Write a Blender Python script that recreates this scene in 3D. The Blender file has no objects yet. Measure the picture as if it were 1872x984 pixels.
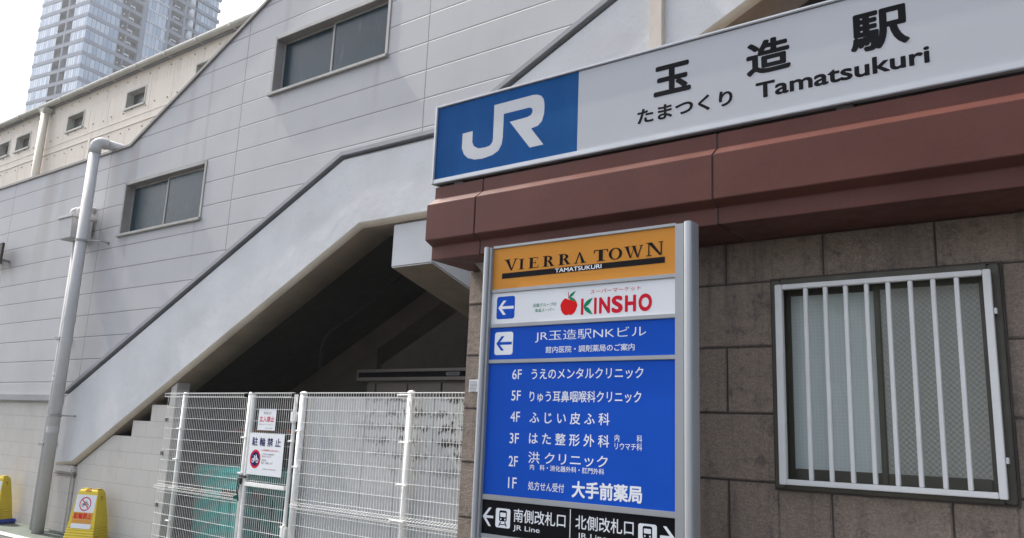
import bpy, bmesh, math, random
from mathutils import Vector, Matrix
random.seed(7)
SC = bpy.context.scene
COL = SC.collection
R = math.radians

# ------------------------------------------------------------------ camera, sky, sun, exposure
cam_data = bpy.data.cameras.new('camera')
cam = bpy.data.objects.new('camera', cam_data)
COL.objects.link(cam)
cam_data.sensor_fit = 'HORIZONTAL'
cam_data.sensor_width = 36.0
cam_data.lens = 1483.41 / 1872 * 36.0
cam_data.clip_start = 0.05
cam_data.clip_end = 3000
right = (0.80568643, 0.59096229, 0.04040976)
up = (0.08696375, -0.18549101, 0.97879027)
fwd = (-0.58592379, 0.78508385, 0.20083989)
cam.matrix_world = Matrix(((right[0], up[0], -fwd[0], 0), (right[1], up[1], -fwd[1], 0),
                           (right[2], up[2], -fwd[2], 1.6), (0, 0, 0, 1)))
SC.camera = cam

SUN_EL, SUN_AZ = 52.0, -94.0          # azimuth clockwise from +Y: the sun grazes the fronts from the left
world = bpy.data.worlds.new('World'); SC.world = world; world.use_nodes = True
wn = world.node_tree.nodes; wl = world.node_tree.links
bg = wn['Background']; bg.inputs[1].default_value = 0.15
sky = wn.new('ShaderNodeTexSky'); sky.sky_type = 'NISHITA'; sky.sun_disc = False
sky.sun_elevation = R(SUN_EL); sky.sun_rotation = R(SUN_AZ)
sky.air_density = 1.0; sky.dust_density = 4.0; sky.ozone_density = 1.0
hs = wn.new('ShaderNodeHueSaturation'); hs.inputs['Saturation'].default_value = 0.55   # thin white haze over the blue
wl.new(sky.outputs[0], hs.inputs['Color']); wl.new(hs.outputs[0], bg.inputs[0])
sd = bpy.data.lights.new('sun', 'SUN'); sd.energy = 3.0; sd.angle = R(0.6); sd.color = (1.0, 0.95, 0.87)
sun = bpy.data.objects.new('sun', sd); COL.objects.link(sun)
sv = Vector((math.cos(R(SUN_EL)) * math.sin(R(SUN_AZ)), math.cos(R(SUN_EL)) * math.cos(R(SUN_AZ)), math.sin(R(SUN_EL))))
sun.rotation_euler = sv.to_track_quat('Z', 'Y').to_euler()
SC.view_settings.view_transform = 'Standard'
SC.view_settings.look = 'None'
SC.view_settings.exposure = 1.36
SC.view_settings.gamma = 1.0
SC.view_settings.use_curve_mapping = False

# ------------------------------------------------------------------ materials
def nd(nt, t, **kw):
    n = nt.nodes.new(t)
    for k, v in kw.items():
        if k.startswith('i_'): n.inputs[int(k[2:])].default_value = v
        else: setattr(n, k, v)
    return n
def mth(nt, op, a, b=None, c=None, clamp=False):
    n = nt.nodes.new('ShaderNodeMath'); n.operation = op; n.use_clamp = clamp
    for i, v in enumerate((a, b, c)):
        if v is None: continue
        if isinstance(v, (int, float)): n.inputs[i].default_value = v
        else: nt.links.new(v, n.inputs[i])
    return n.outputs[0]
def mixc(nt, fac, a, b, blend='MIX'):
    n = nt.nodes.new('ShaderNodeMix'); n.data_type = 'RGBA'; n.blend_type = blend
    for i, v in ((0, fac), (6, a), (7, b)):
        if isinstance(v, (int, float)): n.inputs[i].default_value = v
        elif isinstance(v, tuple): n.inputs[i].default_value = (*v[:3], 1)
        else: nt.links.new(v, n.inputs[i])
    return n.outputs[2]
def base_mat(name, color, rough=0.5, metal=0.0, spec=0.5):
    m = bpy.data.materials.new(name); m.use_nodes = True
    nt = m.node_tree; b = nt.nodes['Principled BSDF']
    b.inputs['Base Color'].default_value = (*color, 1); b.inputs['Roughness'].default_value = rough
    b.inputs['Metallic'].default_value = metal; b.inputs['Specular IOR Level'].default_value = spec
    return m, nt, b
def noise(nt, vec, scale, detail=4, rough=0.6, sc=None):
    n = nt.nodes.new('ShaderNodeTexNoise'); n.inputs['Scale'].default_value = scale
    n.inputs['Detail'].default_value = detail; n.inputs['Roughness'].default_value = rough
    if sc:
        mp = nt.nodes.new('ShaderNodeMapping'); mp.inputs['Scale'].default_value = sc
        nt.links.new(vec, mp.inputs[0]); vec = mp.outputs[0]
    nt.links.new(vec, n.inputs['Vector']); return n.outputs[0]
def ramp(nt, v, lo, hi, a=0.0, b=1.0):
    n = nt.nodes.new('ShaderNodeMapRange'); n.inputs[1].default_value = lo; n.inputs[2].default_value = hi
    n.inputs[3].default_value = a; n.inputs[4].default_value = b; nt.links.new(v, n.inputs[0]); return n.outputs[0]
def bump(nt, b, h, strength=0.3, dist=0.01):
    n = nt.nodes.new('ShaderNodeBump'); n.inputs['Strength'].default_value = strength; n.inputs['Distance'].default_value = dist
    nt.links.new(h, n.inputs['Height']); nt.links.new(n.outputs[0], b.inputs['Normal'])
def mat(name, color, rough=0.5, metal=0.0, spec=0.5, var=0.12, vscale=3.0, stain=0.0, stain_col=(0.2, 0.18, 0.15),
        grain=0.0, gscale=120.0, bstr=0.0, bscale=60.0, bdist=0.004, streak=0.0, scratch=0.0):
    m, nt, b = base_mat(name, color, rough, metal, spec)
    pos = nt.nodes.new('ShaderNodeNewGeometry').outputs['Position']
    c = tuple(color)
    n1 = noise(nt, pos, vscale, 5)
    out = mixc(nt, ramp(nt, n1, 0.3, 0.7), tuple(x * (1 - var) for x in c), tuple(min(1, x * (1 + var)) for x in c))
    if grain:
        n2 = noise(nt, pos, gscale, 2)
        out = mixc(nt, ramp(nt, n2, 0.35, 0.65), mixc(nt, 1.0, out, (1 - grain,) * 3, 'MULTIPLY'), out)
    if stain:
        n3 = noise(nt, pos, 1.3, 6, 0.65)
        out = mixc(nt, ramp(nt, n3, 0.52, 0.75, 0, stain), out, stain_col)
    if streak:
        n4 = noise(nt, pos, 1.0, 4, 0.6, (4.0, 4.0, 0.35))
        out = mixc(nt, ramp(nt, n4, 0.52, 0.72, 0, streak), out, stain_col)
    if scratch:      # hairline cracks, scrapes and small flaked spots in the paint
        w1 = noise(nt, pos, 2.6, 8, 0.75)
        ln = ramp(nt, mth(nt, 'ABSOLUTE', mth(nt, 'SUBTRACT', w1, 0.5)), 0.0, 0.008, scratch, 0)
        out = mixc(nt, mth(nt, 'MULTIPLY', ln, ramp(nt, noise(nt, pos, 0.9, 3), 0.48, 0.6, 0, 1)), out, stain_col)
        sp = noise(nt, pos, 24, 5, 0.75)
        out = mixc(nt, mth(nt, 'MULTIPLY', ramp(nt, sp, 0.68, 0.72, 0, 0.6), ramp(nt, noise(nt, pos, 1.7, 3), 0.5, 0.6, 0, 1)), out, tuple(v * 0.5 for v in stain_col))
    nt.links.new(out, b.inputs['Base Color'])
    nr = noise(nt, pos, 9.0, 3)
    nt.links.new(ramp(nt, nr, 0.3, 0.7, max(0.02, rough - 0.07), min(1, rough + 0.07)), b.inputs['Roughness'])
    if bstr: bump(nt, b, noise(nt, pos, bscale, 4), bstr, bdist)
    return m
def jointed(name, color, pitch_z, off_z, pitch_x, off_x, width, jcol, rough=0.7, stag=0.0, streak=0.1, grain=(260., (1, 1, 6)),
            var=0.05, stains=(), bstr=0.25, stain_col=(0.2, 0.18, 0.16), jstr=0.7, blot=0.0):
    """sheet cladding or painted block-work on a wall that faces the street: courses and upright joints"""
    m, nt, b = base_mat(name, color, rough, 0, 0.35)
    pos = nt.nodes.new('ShaderNodeNewGeometry').outputs['Position']
    sep = nt.nodes.new('ShaderNodeSeparateXYZ'); nt.links.new(pos, sep.inputs[0])
    x, z = sep.outputs[0], sep.outputs[2]
    zz = mth(nt, 'DIVIDE', mth(nt, 'SUBTRACT', z, off_z), pitch_z)
    row = mth(nt, 'FLOOR', zz)
    fz = mth(nt, 'MULTIPLY', mth(nt, 'ABSOLUTE', mth(nt, 'SUBTRACT', mth(nt, 'FRACT', mth(nt, 'ADD', zz, 0.5)), 0.5)), pitch_z)
    xo = mth(nt, 'ADD', mth(nt, 'DIVIDE', mth(nt, 'SUBTRACT', x, off_x), pitch_x), mth(nt, 'MULTIPLY', mth(nt, 'MODULO', row, 2.0), stag))
    fx = mth(nt, 'MULTIPLY', mth(nt, 'ABSOLUTE', mth(nt, 'SUBTRACT', mth(nt, 'FRACT', mth(nt, 'ADD', xo, 0.5)), 0.5)), pitch_x)
    d = mth(nt, 'MINIMUM', fz, fx)
    line = ramp(nt, d, width * 0.35, width, 1, 0)
    n1 = noise(nt, pos, 1.2, 6)
    out = mixc(nt, ramp(nt, n1, 0.3, 0.7), tuple(v * (1 - var) for v in color), tuple(min(1, v * (1 + var)) for v in color))
    # every panel its own slight tone
    cb = nt.nodes.new('ShaderNodeCombineXYZ'); nt.links.new(row, cb.inputs[0]); nt.links.new(mth(nt, 'FLOOR', xo), cb.inputs[1])
    wnz = nt.nodes.new('ShaderNodeTexWhiteNoise'); nt.links.new(cb.outputs[0], wnz.inputs[0])
    out = mixc(nt, ramp(nt, wnz.outputs[0], 0, 1, 0, 0.10), out, tuple(v * 0.72 for v in color))
    n2 = noise(nt, pos, grain[0], 3, 0.6, grain[1])
    out = mixc(nt, ramp(nt, n2, 0.35, 0.65, 0.10, 0), out, tuple(v * 0.5 for v in color))
    n4 = noise(nt, pos, 1.0, 4, 0.65, (2.2, 2.2, 0.18))
    out = mixc(nt, ramp(nt, n4, 0.52, 0.78, 0, streak), out, stain_col)
    if blot:
        n5 = noise(nt, pos, 2.1, 6, 0.7)
        out = mixc(nt, ramp(nt, n5, 0.55, 0.75, 0, blot), out, stain_col)
    for sx, sw, z0, z1, amt in stains:      # rain streaks where water runs off the roof edge
        wob = mth(nt, 'MULTIPLY', mth(nt, 'SUBTRACT', noise(nt, pos, 3.0, 4, 0.6, (1, 1, 0.5)), 0.5), sw * 1.3)
        a = ramp(nt, mth(nt, 'ABSOLUTE', mth(nt, 'SUBTRACT', mth(nt, 'ADD', x, wob), sx)), sw * 0.25, sw, amt, 0)
        a = mth(nt, 'MULTIPLY', a, ramp(nt, z, z0, z1, 0, 1))
        out = mixc(nt, mth(nt, 'MULTIPLY', a, ramp(nt, n4, 0.3, 0.6, 0.5, 1)), out, stain_col)
    out = mixc(nt, mth(nt, 'MULTIPLY', line, jstr), out, jcol)
    nt.links.new(out, b.inputs['Base Color'])
    h = mth(nt, 'ADD', mth(nt, 'MULTIPLY', line, -1.0), mth(nt, 'MULTIPLY', n2, 0.16))
    bump(nt, b, h, bstr, 0.01)
    return m

M = {}
M['siding'] = jointed('painted cladding', (0.365, 0.365, 0.378), 0.33, 5.088, 3.311, -5.678, 0.011, (0.07, 0.07, 0.075), 0.55,
                      stains=((-14.25, 0.30, 2.5, 5.6, 0.6), (-9.75, 0.05, 3.4, 4.2, 0.3), (-6.45, 0.06, 4.9, 5.7, 0.3), (-8.2, 0.08, 5.0, 5.7, 0.25), (-11.5, 0.06, 3.5, 4.2, 0.3), (-11.62, 0.16, 3.0, 5.5, 0.45), (-13.7, 0.2, 3.2, 5.2, 0.22), (-12.1, 0.2, 2.8, 5.2, 0.25), (-10.2, 0.12, 4.6, 5.9, 0.3), (-8.9, 0.25, 5.2, 6.9, 0.12)),
                      streak=0.10, grain=(160., (1, 1, 4)))
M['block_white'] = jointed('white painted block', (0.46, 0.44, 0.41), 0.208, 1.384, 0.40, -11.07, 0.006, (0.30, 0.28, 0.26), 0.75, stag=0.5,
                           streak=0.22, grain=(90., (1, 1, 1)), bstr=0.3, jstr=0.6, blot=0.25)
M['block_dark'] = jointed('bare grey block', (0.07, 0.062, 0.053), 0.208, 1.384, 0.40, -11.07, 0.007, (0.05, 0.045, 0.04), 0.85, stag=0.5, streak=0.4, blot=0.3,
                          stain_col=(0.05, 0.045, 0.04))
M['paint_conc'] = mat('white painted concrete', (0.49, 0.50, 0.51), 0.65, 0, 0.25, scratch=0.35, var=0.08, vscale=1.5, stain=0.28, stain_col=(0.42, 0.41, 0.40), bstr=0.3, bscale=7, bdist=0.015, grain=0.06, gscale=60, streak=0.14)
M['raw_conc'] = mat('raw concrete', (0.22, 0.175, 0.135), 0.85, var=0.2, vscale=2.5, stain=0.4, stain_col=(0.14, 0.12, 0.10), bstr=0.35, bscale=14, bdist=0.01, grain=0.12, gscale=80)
M['dark_conc'] = mat('shade-darkened concrete', (0.014, 0.012, 0.0105), 0.9, var=0.25, vscale=2.0, stain=0.4, stain_col=(0.03, 0.028, 0.025), bstr=0.3, bscale=14)  # near-black colour stands in for the deep shade under the stairs
M['dim_conc'] = mat('shade-dimmed brown concrete', (0.085, 0.07, 0.058), 0.9, var=0.2, vscale=2.0, stain=0.3, stain_col=(0.05, 0.045, 0.04))  # concrete colour lowered to carry the shade on the far stringer
M['flashing'] = mat('grey flashing', (0.21, 0.215, 0.23), 0.5, var=0.1, grain=0.08)
M['alu'] = mat('aluminium', (0.42, 0.43, 0.45), 0.42, 0.35, var=0.05, vscale=6, grain=0.05)
M['alu_dull'] = mat('weathered aluminium', (0.27, 0.262, 0.25), 0.55, 0.1, var=0.12, vscale=5, stain=0.35, stain_col=(0.2, 0.16, 0.12))
M['sign_alu'] = mat('sign post aluminium', (0.36, 0.37, 0.385), 0.4, 0.35, var=0.01)
M['sign_rail'] = mat('sign rail aluminium', (0.25, 0.26, 0.275), 0.45, 0.2, var=0.03)
M['white_metal'] = mat('white enamel', (0.60, 0.60, 0.60), 0.4, var=0.05, vscale=8, stain=0.15, stain_col=(0.5, 0.47, 0.42))
M['fence_white'] = mat('white coated wire', (0.70, 0.70, 0.68), 0.45, var=0.08, vscale=6, stain=0.25, stain_col=(0.42, 0.38, 0.33))
M['pvc'] = mat('grey painted pipe', (0.44, 0.435, 0.43), 0.6, 0, 0.2, var=0.06, vscale=3, stain=0.2, stain_col=(0.33, 0.31, 0.29), streak=0.15)
M['cornice'] = mat('brown red panel', (0.100, 0.036, 0.028), 0.42, 0, 0.15, var=0.14, vscale=2.2, stain=0.45, stain_col=(0.085, 0.035, 0.03), grain=0.16, gscale=150, streak=0.40, bstr=0.12, bscale=160, bdist=0.002)
M['seal'] = mat('dark sealant', (0.025, 0.02, 0.02), 0.7)
M['black'] = mat('black', (0.012, 0.012, 0.014), 0.5)
M['olive'] = mat('olive bronze frame', (0.062, 0.058, 0.042), 0.5, 0.2, var=0.2, vscale=6, stain=0.3, stain_col=(0.03, 0.03, 0.025))
M['mortar'] = mat('dark mortar', (0.055, 0.044, 0.040), 0.9, var=0.2)
M['asphalt'] = mat('asphalt', (0.075, 0.075, 0.075), 0.9, var=0.2, vscale=1.0, grain=0.3, gscale=200, bstr=0.5, bscale=150)
M['green_paint'] = mat('green painted concrete', (0.075, 0.095, 0.075), 0.85, var=0.25, vscale=4, stain=0.5, stain_col=(0.12, 0.12, 0.11), grain=0.2, gscale=150)
M['line'] = mat('white road paint', (0.36, 0.36, 0.35), 0.8, var=0.15, vscale=6, stain=0.5, stain_col=(0.25, 0.25, 0.24))
M['p_orange'] = mat('orange sheet', (0.50, 0.215, 0.040), 0.5, 0, 0.04, var=0.02, grain=0.03)
M['p_white'] = mat('white sheet', (0.62, 0.635, 0.66), 0.5, 0, 0.04, var=0.02)
M['p_blue'] = mat('blue sheet', (0.007, 0.066, 0.40), 0.5, 0, 0.04, var=0.04)
M['p_black'] = mat('black sheet', (0.006, 0.006, 0.008), 0.5, 0, 0.04, var=0.05)
M['jr_blue'] = mat('deep blue sheet', (0.003, 0.058, 0.20), 0.5, 0, 0.04, var=0.15, vscale=2, streak=0.25, stain_col=(0.02, 0.10, 0.22))
M['jr_white'] = mat('pale grey sheet', (0.39, 0.40, 0.425), 0.5, 0, 0.04, var=0.03, vscale=1.0)
M['ink_black'] = mat('black lettering', (0.008, 0.008, 0.010), 0.5, 0, 0.04, var=0.1)
M['ink_white'] = mat('white lettering', (0.66, 0.68, 0.71), 0.5, 0, 0.04, var=0.02)
M['ink_jr'] = mat('pale emblem', (0.46, 0.47, 0.49), 0.5, 0, 0.04, var=0.02)
M['ink_red'] = mat('red lettering', (0.50, 0.012, 0.03), 0.5, 0, 0.04, var=0.03)
M['ink_apple'] = mat('apple red', (0.56, 0.01, 0.012), 0.5, 0, 0.04, var=0.03)
M['ink_green'] = mat('green lettering', (0.006, 0.19, 0.085), 0.5, 0, 0.04, var=0.03)
M['ink_navy'] = mat('navy lettering', (0.01, 0.015, 0.08), 0.5, 0, 0.04, var=0.03)
M['ink_grey'] = mat('grey lettering', (0.16, 0.16, 0.17), 0.5, 0, 0.04, var=0.03)
M['teal'] = mat('teal plastic', (0.05, 0.42, 0.37), 0.5, var=0.08, vscale=3, stain=0.2, stain_col=(0.03, 0.17, 0.16))
M['teal_dark'] = mat('dark green plastic', (0.012, 0.10, 0.085), 0.5, var=0.1)
M['brown_dark'] = mat('dark brown plastic', (0.03, 0.02, 0.015), 0.6)
M['orange_pl'] = mat('orange plastic', (0.40, 0.10, 0.012), 0.5)
M['yellow'] = mat('yellow plastic', (0.56, 0.42, 0.035), 0.5, 0, 0.25, var=0.06, vscale=5, stain=0.25, stain_col=(0.38, 0.27, 0.03))
M['base_blue'] = mat('blue plastic', (0.02, 0.055, 0.30), 0.5, var=0.1)
M['amber'] = mat('amber print', (0.50, 0.22, 0.02), 0.5)
M['orange_red'] = mat('orange red print', (0.62, 0.13, 0.025), 0.5)
M['shed'] = mat('brown grey steel', (0.125, 0.105, 0.095), 0.5, 0.1, var=0.06)
M['beige'] = mat('beige coated panel', (0.64, 0.57, 0.49), 0.6, 0, 0.3, var=0.05, vscale=1.2, streak=0.35, stain_col=(0.42, 0.34, 0.31), stain=0.12)
M['beige_trim'] = mat('beige trim', (0.64, 0.58, 0.48), 0.55, var=0.05, streak=0.1)
M['gutter'] = mat('grey green gutter', (0.42, 0.41, 0.365), 0.5, var=0.1, stain=0.3, stain_col=(0.25, 0.24, 0.2))
M['rust'] = mat('rusty cream steel', (0.46, 0.41, 0.36), 0.6, var=0.08, stain=0.5, stain_col=(0.32, 0.16, 0.08))
M['screw'] = mat('dull pink brown cap', (0.30, 0.24, 0.21), 0.6)
M['edge_brown'] = mat('brown grey edge trim', (0.23, 0.21, 0.20), 0.5, 0, 0.3, var=0.1, stain=0.3, stain_col=(0.14, 0.11, 0.09))
M['cream_conc'] = mat('cream painted edge', (0.46, 0.41, 0.335), 0.7, var=0.1, vscale=3, stain=0.3, stain_col=(0.28, 0.22, 0.16))
M['tower_conc'] = mat('blue grey concrete', (0.16, 0.185, 0.235), 0.6, var=0.06, vscale=0.1)  # tower colours lightened to carry part of the distance haze
M['tower_dark'] = mat('tower recess', (0.055, 0.065, 0.085), 0.5, var=0.15, vscale=0.3)
M['tower_rail'] = mat('tower rail', (0.55, 0.58, 0.62), 0.4)

def glass_mat(name, col, rough, spec=0.5, pscale=0, pstr=0.0):
    m, nt, b = base_mat(name, col, rough, 0, spec)
    pos = nt.nodes.new('ShaderNodeNewGeometry').outputs['Position']
    n = noise(nt, pos, 1.6, 4)
    out = mixc(nt, ramp(nt, n, 0.3, 0.7), tuple(v * 0.75 for v in col), tuple(v * 1.2 for v in col))
    d = noise(nt, pos, 3.0, 5, 0.7, (3, 1, 0.6))
    out = mixc(nt, ramp(nt, d, 0.55, 0.8, 0, 0.25), out, (0.20, 0.21, 0.2))
    nt.links.new(out, b.inputs['Base Color'])
    bump(nt, b, noise(nt, pos, 220, 2), 0.15, 0.002)
    return m
M['pane_dark'] = glass_mat('frosted stair pane', (0.009, 0.026, 0.036), 0.25, 0.25)
M['pane_small'] = glass_mat('small dusty pane', (0.10, 0.10, 0.095), 0.25, 0.6)

def tower_glass(pitch, dirv, name):
    """curtain-wall band: panes of slightly different tone between thin mullions"""
    m, nt, b = base_mat(name, (0.3, 0.36, 0.42), 0.12, 0.0, 0.8)
    pos = nt.nodes.new('ShaderNodeNewGeometry').outputs['Position']
    dt = nt.nodes.new('ShaderNodeVectorMath'); dt.operation = 'DOT_PRODUCT'; nt.links.new(pos, dt.inputs[0]); dt.inputs[1].default_value = dirv
    sep = nt.nodes.new('ShaderNodeSeparateXYZ'); nt.links.new(pos, sep.inputs[0])
    u = mth(nt, 'DIVIDE', dt.outputs['Value'], pitch)
    cb = nt.nodes.new('ShaderNodeCombineXYZ'); nt.links.new(mth(nt, 'FLOOR', u), cb.inputs[0])
    nt.links.new(mth(nt, 'FLOOR', mth(nt, 'DIVIDE', sep.outputs[2], 3.52)), cb.inputs[1])
    wnz = nt.nodes.new('ShaderNodeTexWhiteNoise'); nt.links.new(cb.outputs[0], wnz.inputs[0])
    c = mixc(nt, wnz.outputs[0], (0.17, 0.25, 0.36), (0.42, 0.49, 0.57))
    f = mth(nt, 'MULTIPLY', mth(nt, 'ABSOLUTE', mth(nt, 'SUBTRACT', mth(nt, 'FRACT', u), 0.5)), pitch)
    line = ramp(nt, f, pitch * 0.5 - 0.09, pitch * 0.5 - 0.04, 0, 1)
    nt.links.new(mixc(nt, line, c, (0.10, 0.12, 0.16)), b.inputs['Base Color'])
    return m

def stone_mat():
    m, nt, b = base_mat('rough brown stone', (0.12, 0.095, 0.085), 0.8, 0, 0.35)
    tc = nt.nodes.new('ShaderNodeNewGeometry'); pos = tc.outputs['Position']
    n1 = noise(nt, pos, 2.2, 5); n2 = noise(nt, pos, 95, 4, 0.7); n3 = noise(nt, pos, 26, 6, 0.75, (1, 1, 1.8))
    at = nt.nodes.new('ShaderNodeAttribute'); at.attribute_name = 'block_tone'
    c = mixc(nt, ramp(nt, n1, 0.3, 0.7), (0.175, 0.138, 0.112), (0.245, 0.198, 0.16))
    c = mixc(nt, ramp(nt, at.outputs['Fac'], 0, 1, 0.0, 0.75), c, (0.15, 0.12, 0.105))
    c = mixc(nt, ramp(nt, n2, 0.40, 0.62, 0, 0.75), c, (0.31, 0.245, 0.19))
    c = mixc(nt, ramp(nt, n3, 0.50, 0.70, 0, 0.55), c, (0.09, 0.068, 0.06))
    n4 = noise(nt, pos, 1.0, 5, 0.7, (1.5, 1.5, 0.5))
    c = mixc(nt, ramp(nt, n4, 0.5, 0.75, 0, 0.45), c, (0.06, 0.05, 0.05))
    n6 = noise(nt, pos, 1.0, 5, 0.7, (14, 14, 1.1))
    sp2 = nt.nodes.new('ShaderNodeSeparateXYZ'); nt.links.new(pos, sp2.inputs[0])
    low = ramp(nt, sp2.outputs[2], 0.5, 1.38, 0.2, 1)
    c = mixc(nt, mth(nt, 'MULTIPLY', ramp(nt, n6, 0.52, 0.70, 0, 0.5), low), c, (0.065, 0.055, 0.05))
    n7 = noise(nt, pos, 7.0, 5, 0.8)
    c = mixc(nt, ramp(nt, n7, 0.54, 0.66, 0, 0.6), c, (0.06, 0.048, 0.045))
    nt.links.new(c, b.inputs['Base Color'])
    h = mth(nt, 'ADD', n3, mth(nt, 'MULTIPLY', n2, 0.4))
    bump(nt, b, h, 0.6, 0.010)
    return m
M['stone'] = stone_mat()

def figured_glass(name, col, diag):
    m = bpy.data.materials.new(name); m.use_nodes = True; nt = m.node_tree; b = nt.nodes['Principled BSDF']
    b.inputs['Base Color'].default_value = (*col, 1); b.inputs['Roughness'].default_value = 0.3
    pos = nt.nodes.new('ShaderNodeNewGeometry').outputs['Position']
    sep = nt.nodes.new('ShaderNodeSeparateXYZ'); nt.links.new(pos, sep.inputs[0])
    k = 2 * math.pi / 0.021
    if diag:
        u = mth(nt, 'MULTIPLY', mth(nt, 'ADD', sep.outputs[0], sep.outputs[2]), k * 0.75)
        v = mth(nt, 'MULTIPLY', mth(nt, 'SUBTRACT', sep.outputs[0], sep.outputs[2]), k * 0.75)
    else:
        u = mth(nt, 'MULTIPLY', sep.outputs[0], k * 1.1); v = mth(nt, 'MULTIPLY', sep.outputs[2], k * 1.1)
    h = mth(nt, 'ADD', mth(nt, 'SINE', u), mth(nt, 'SINE', v))
    bump(nt, b, h, 0.30 if diag else 0.12, 0.0018)
    c = mixc(nt, ramp(nt, h, -1.6, 1.8), tuple(x * (.88 if diag else .95) for x in col), tuple(x * 1.05 for x in col))
    nt.links.new(c, b.inputs['Base Color'])
    tr = nt.nodes.new('ShaderNodeBsdfTransparent'); tr.inputs[0].default_value = (0.85, 0.9, 0.88, 1)
    mx = nt.nodes.new('ShaderNodeMixShader'); mx.inputs[0].default_value = 0.16
    nt.links.new(b.outputs[0], mx.inputs[1]); nt.links.new(tr.outputs[0], mx.inputs[2])
    nt.links.new(mx.outputs[0], nt.nodes['Material Output'].inputs[0])
    return m
M['pane_left'] = figured_glass('figured glass over curtain', (0.50, 0.56, 0.54), False)
M['pane_right'] = figured_glass('wired figured glass', (0.31, 0.32, 0.285), True)
M['curtain'] = mat('pale curtain', (0.58, 0.60, 0.58), 0.9, var=0.05)

def scuffed_sheet():
    m, nt, b = base_mat('white sheet with black scuffs', (0.34, 0.36, 0.37), 0.55, 0, 0.2)
    pos = nt.nodes.new('ShaderNodeNewGeometry').outputs['Position']
    sep = nt.nodes.new('ShaderNodeSeparateXYZ'); nt.links.new(pos, sep.inputs[0]); x, z = sep.outputs[0], sep.outputs[2]
    c = mixc(nt, ramp(nt, noise(nt, pos, 1.4, 4), 0.3, 0.7), (0.30, 0.32, 0.335), (0.37, 0.38, 0.38))
    c = mixc(nt, ramp(nt, noise(nt, pos, 1.0, 4, 0.6, (5, 5, 0.3)), 0.5, 0.75, 0, 0.4), c, (0.36, 0.345, 0.30))
    fz = mth(nt, 'ABSOLUTE', mth(nt, 'SUBTRACT', mth(nt, 'FRACT', mth(nt, 'ADD', mth(nt, 'DIVIDE', mth(nt, 'SUBTRACT', z, 1.76), 0.126), 0.5)), 0.5))
    near = ramp(nt, fz, 0.05, 0.40, 1, 0.0)
    reg = mth(nt, 'MULTIPLY', ramp(nt, x, -6.2, -5.3, 0, 1), ramp(nt, z, 1.10, 1.45, 0, 1))
    s = mth(nt, 'ADD', mth(nt, 'MULTIPLY', noise(nt, pos, 1.0, 4, 0.7, (60, 60, 16)), 0.6), mth(nt, 'MULTIPLY', noise(nt, pos, 1.0, 3, 0.6, (7, 7, 7)), 0.42))
    f = mth(nt, 'ADD', s, mth(nt, 'MULTIPLY', near, 0.09))
    k = mth(nt, 'MULTIPLY', ramp(nt, f, 0.585, 0.62, 0, 1), reg, clamp=True)
    nt.links.new(mixc(nt, k, c, (0.02, 0.02, 0.022)), b.inputs['Base Color'])
    return m
M['scuffed'] = scuffed_sheet()

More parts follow.
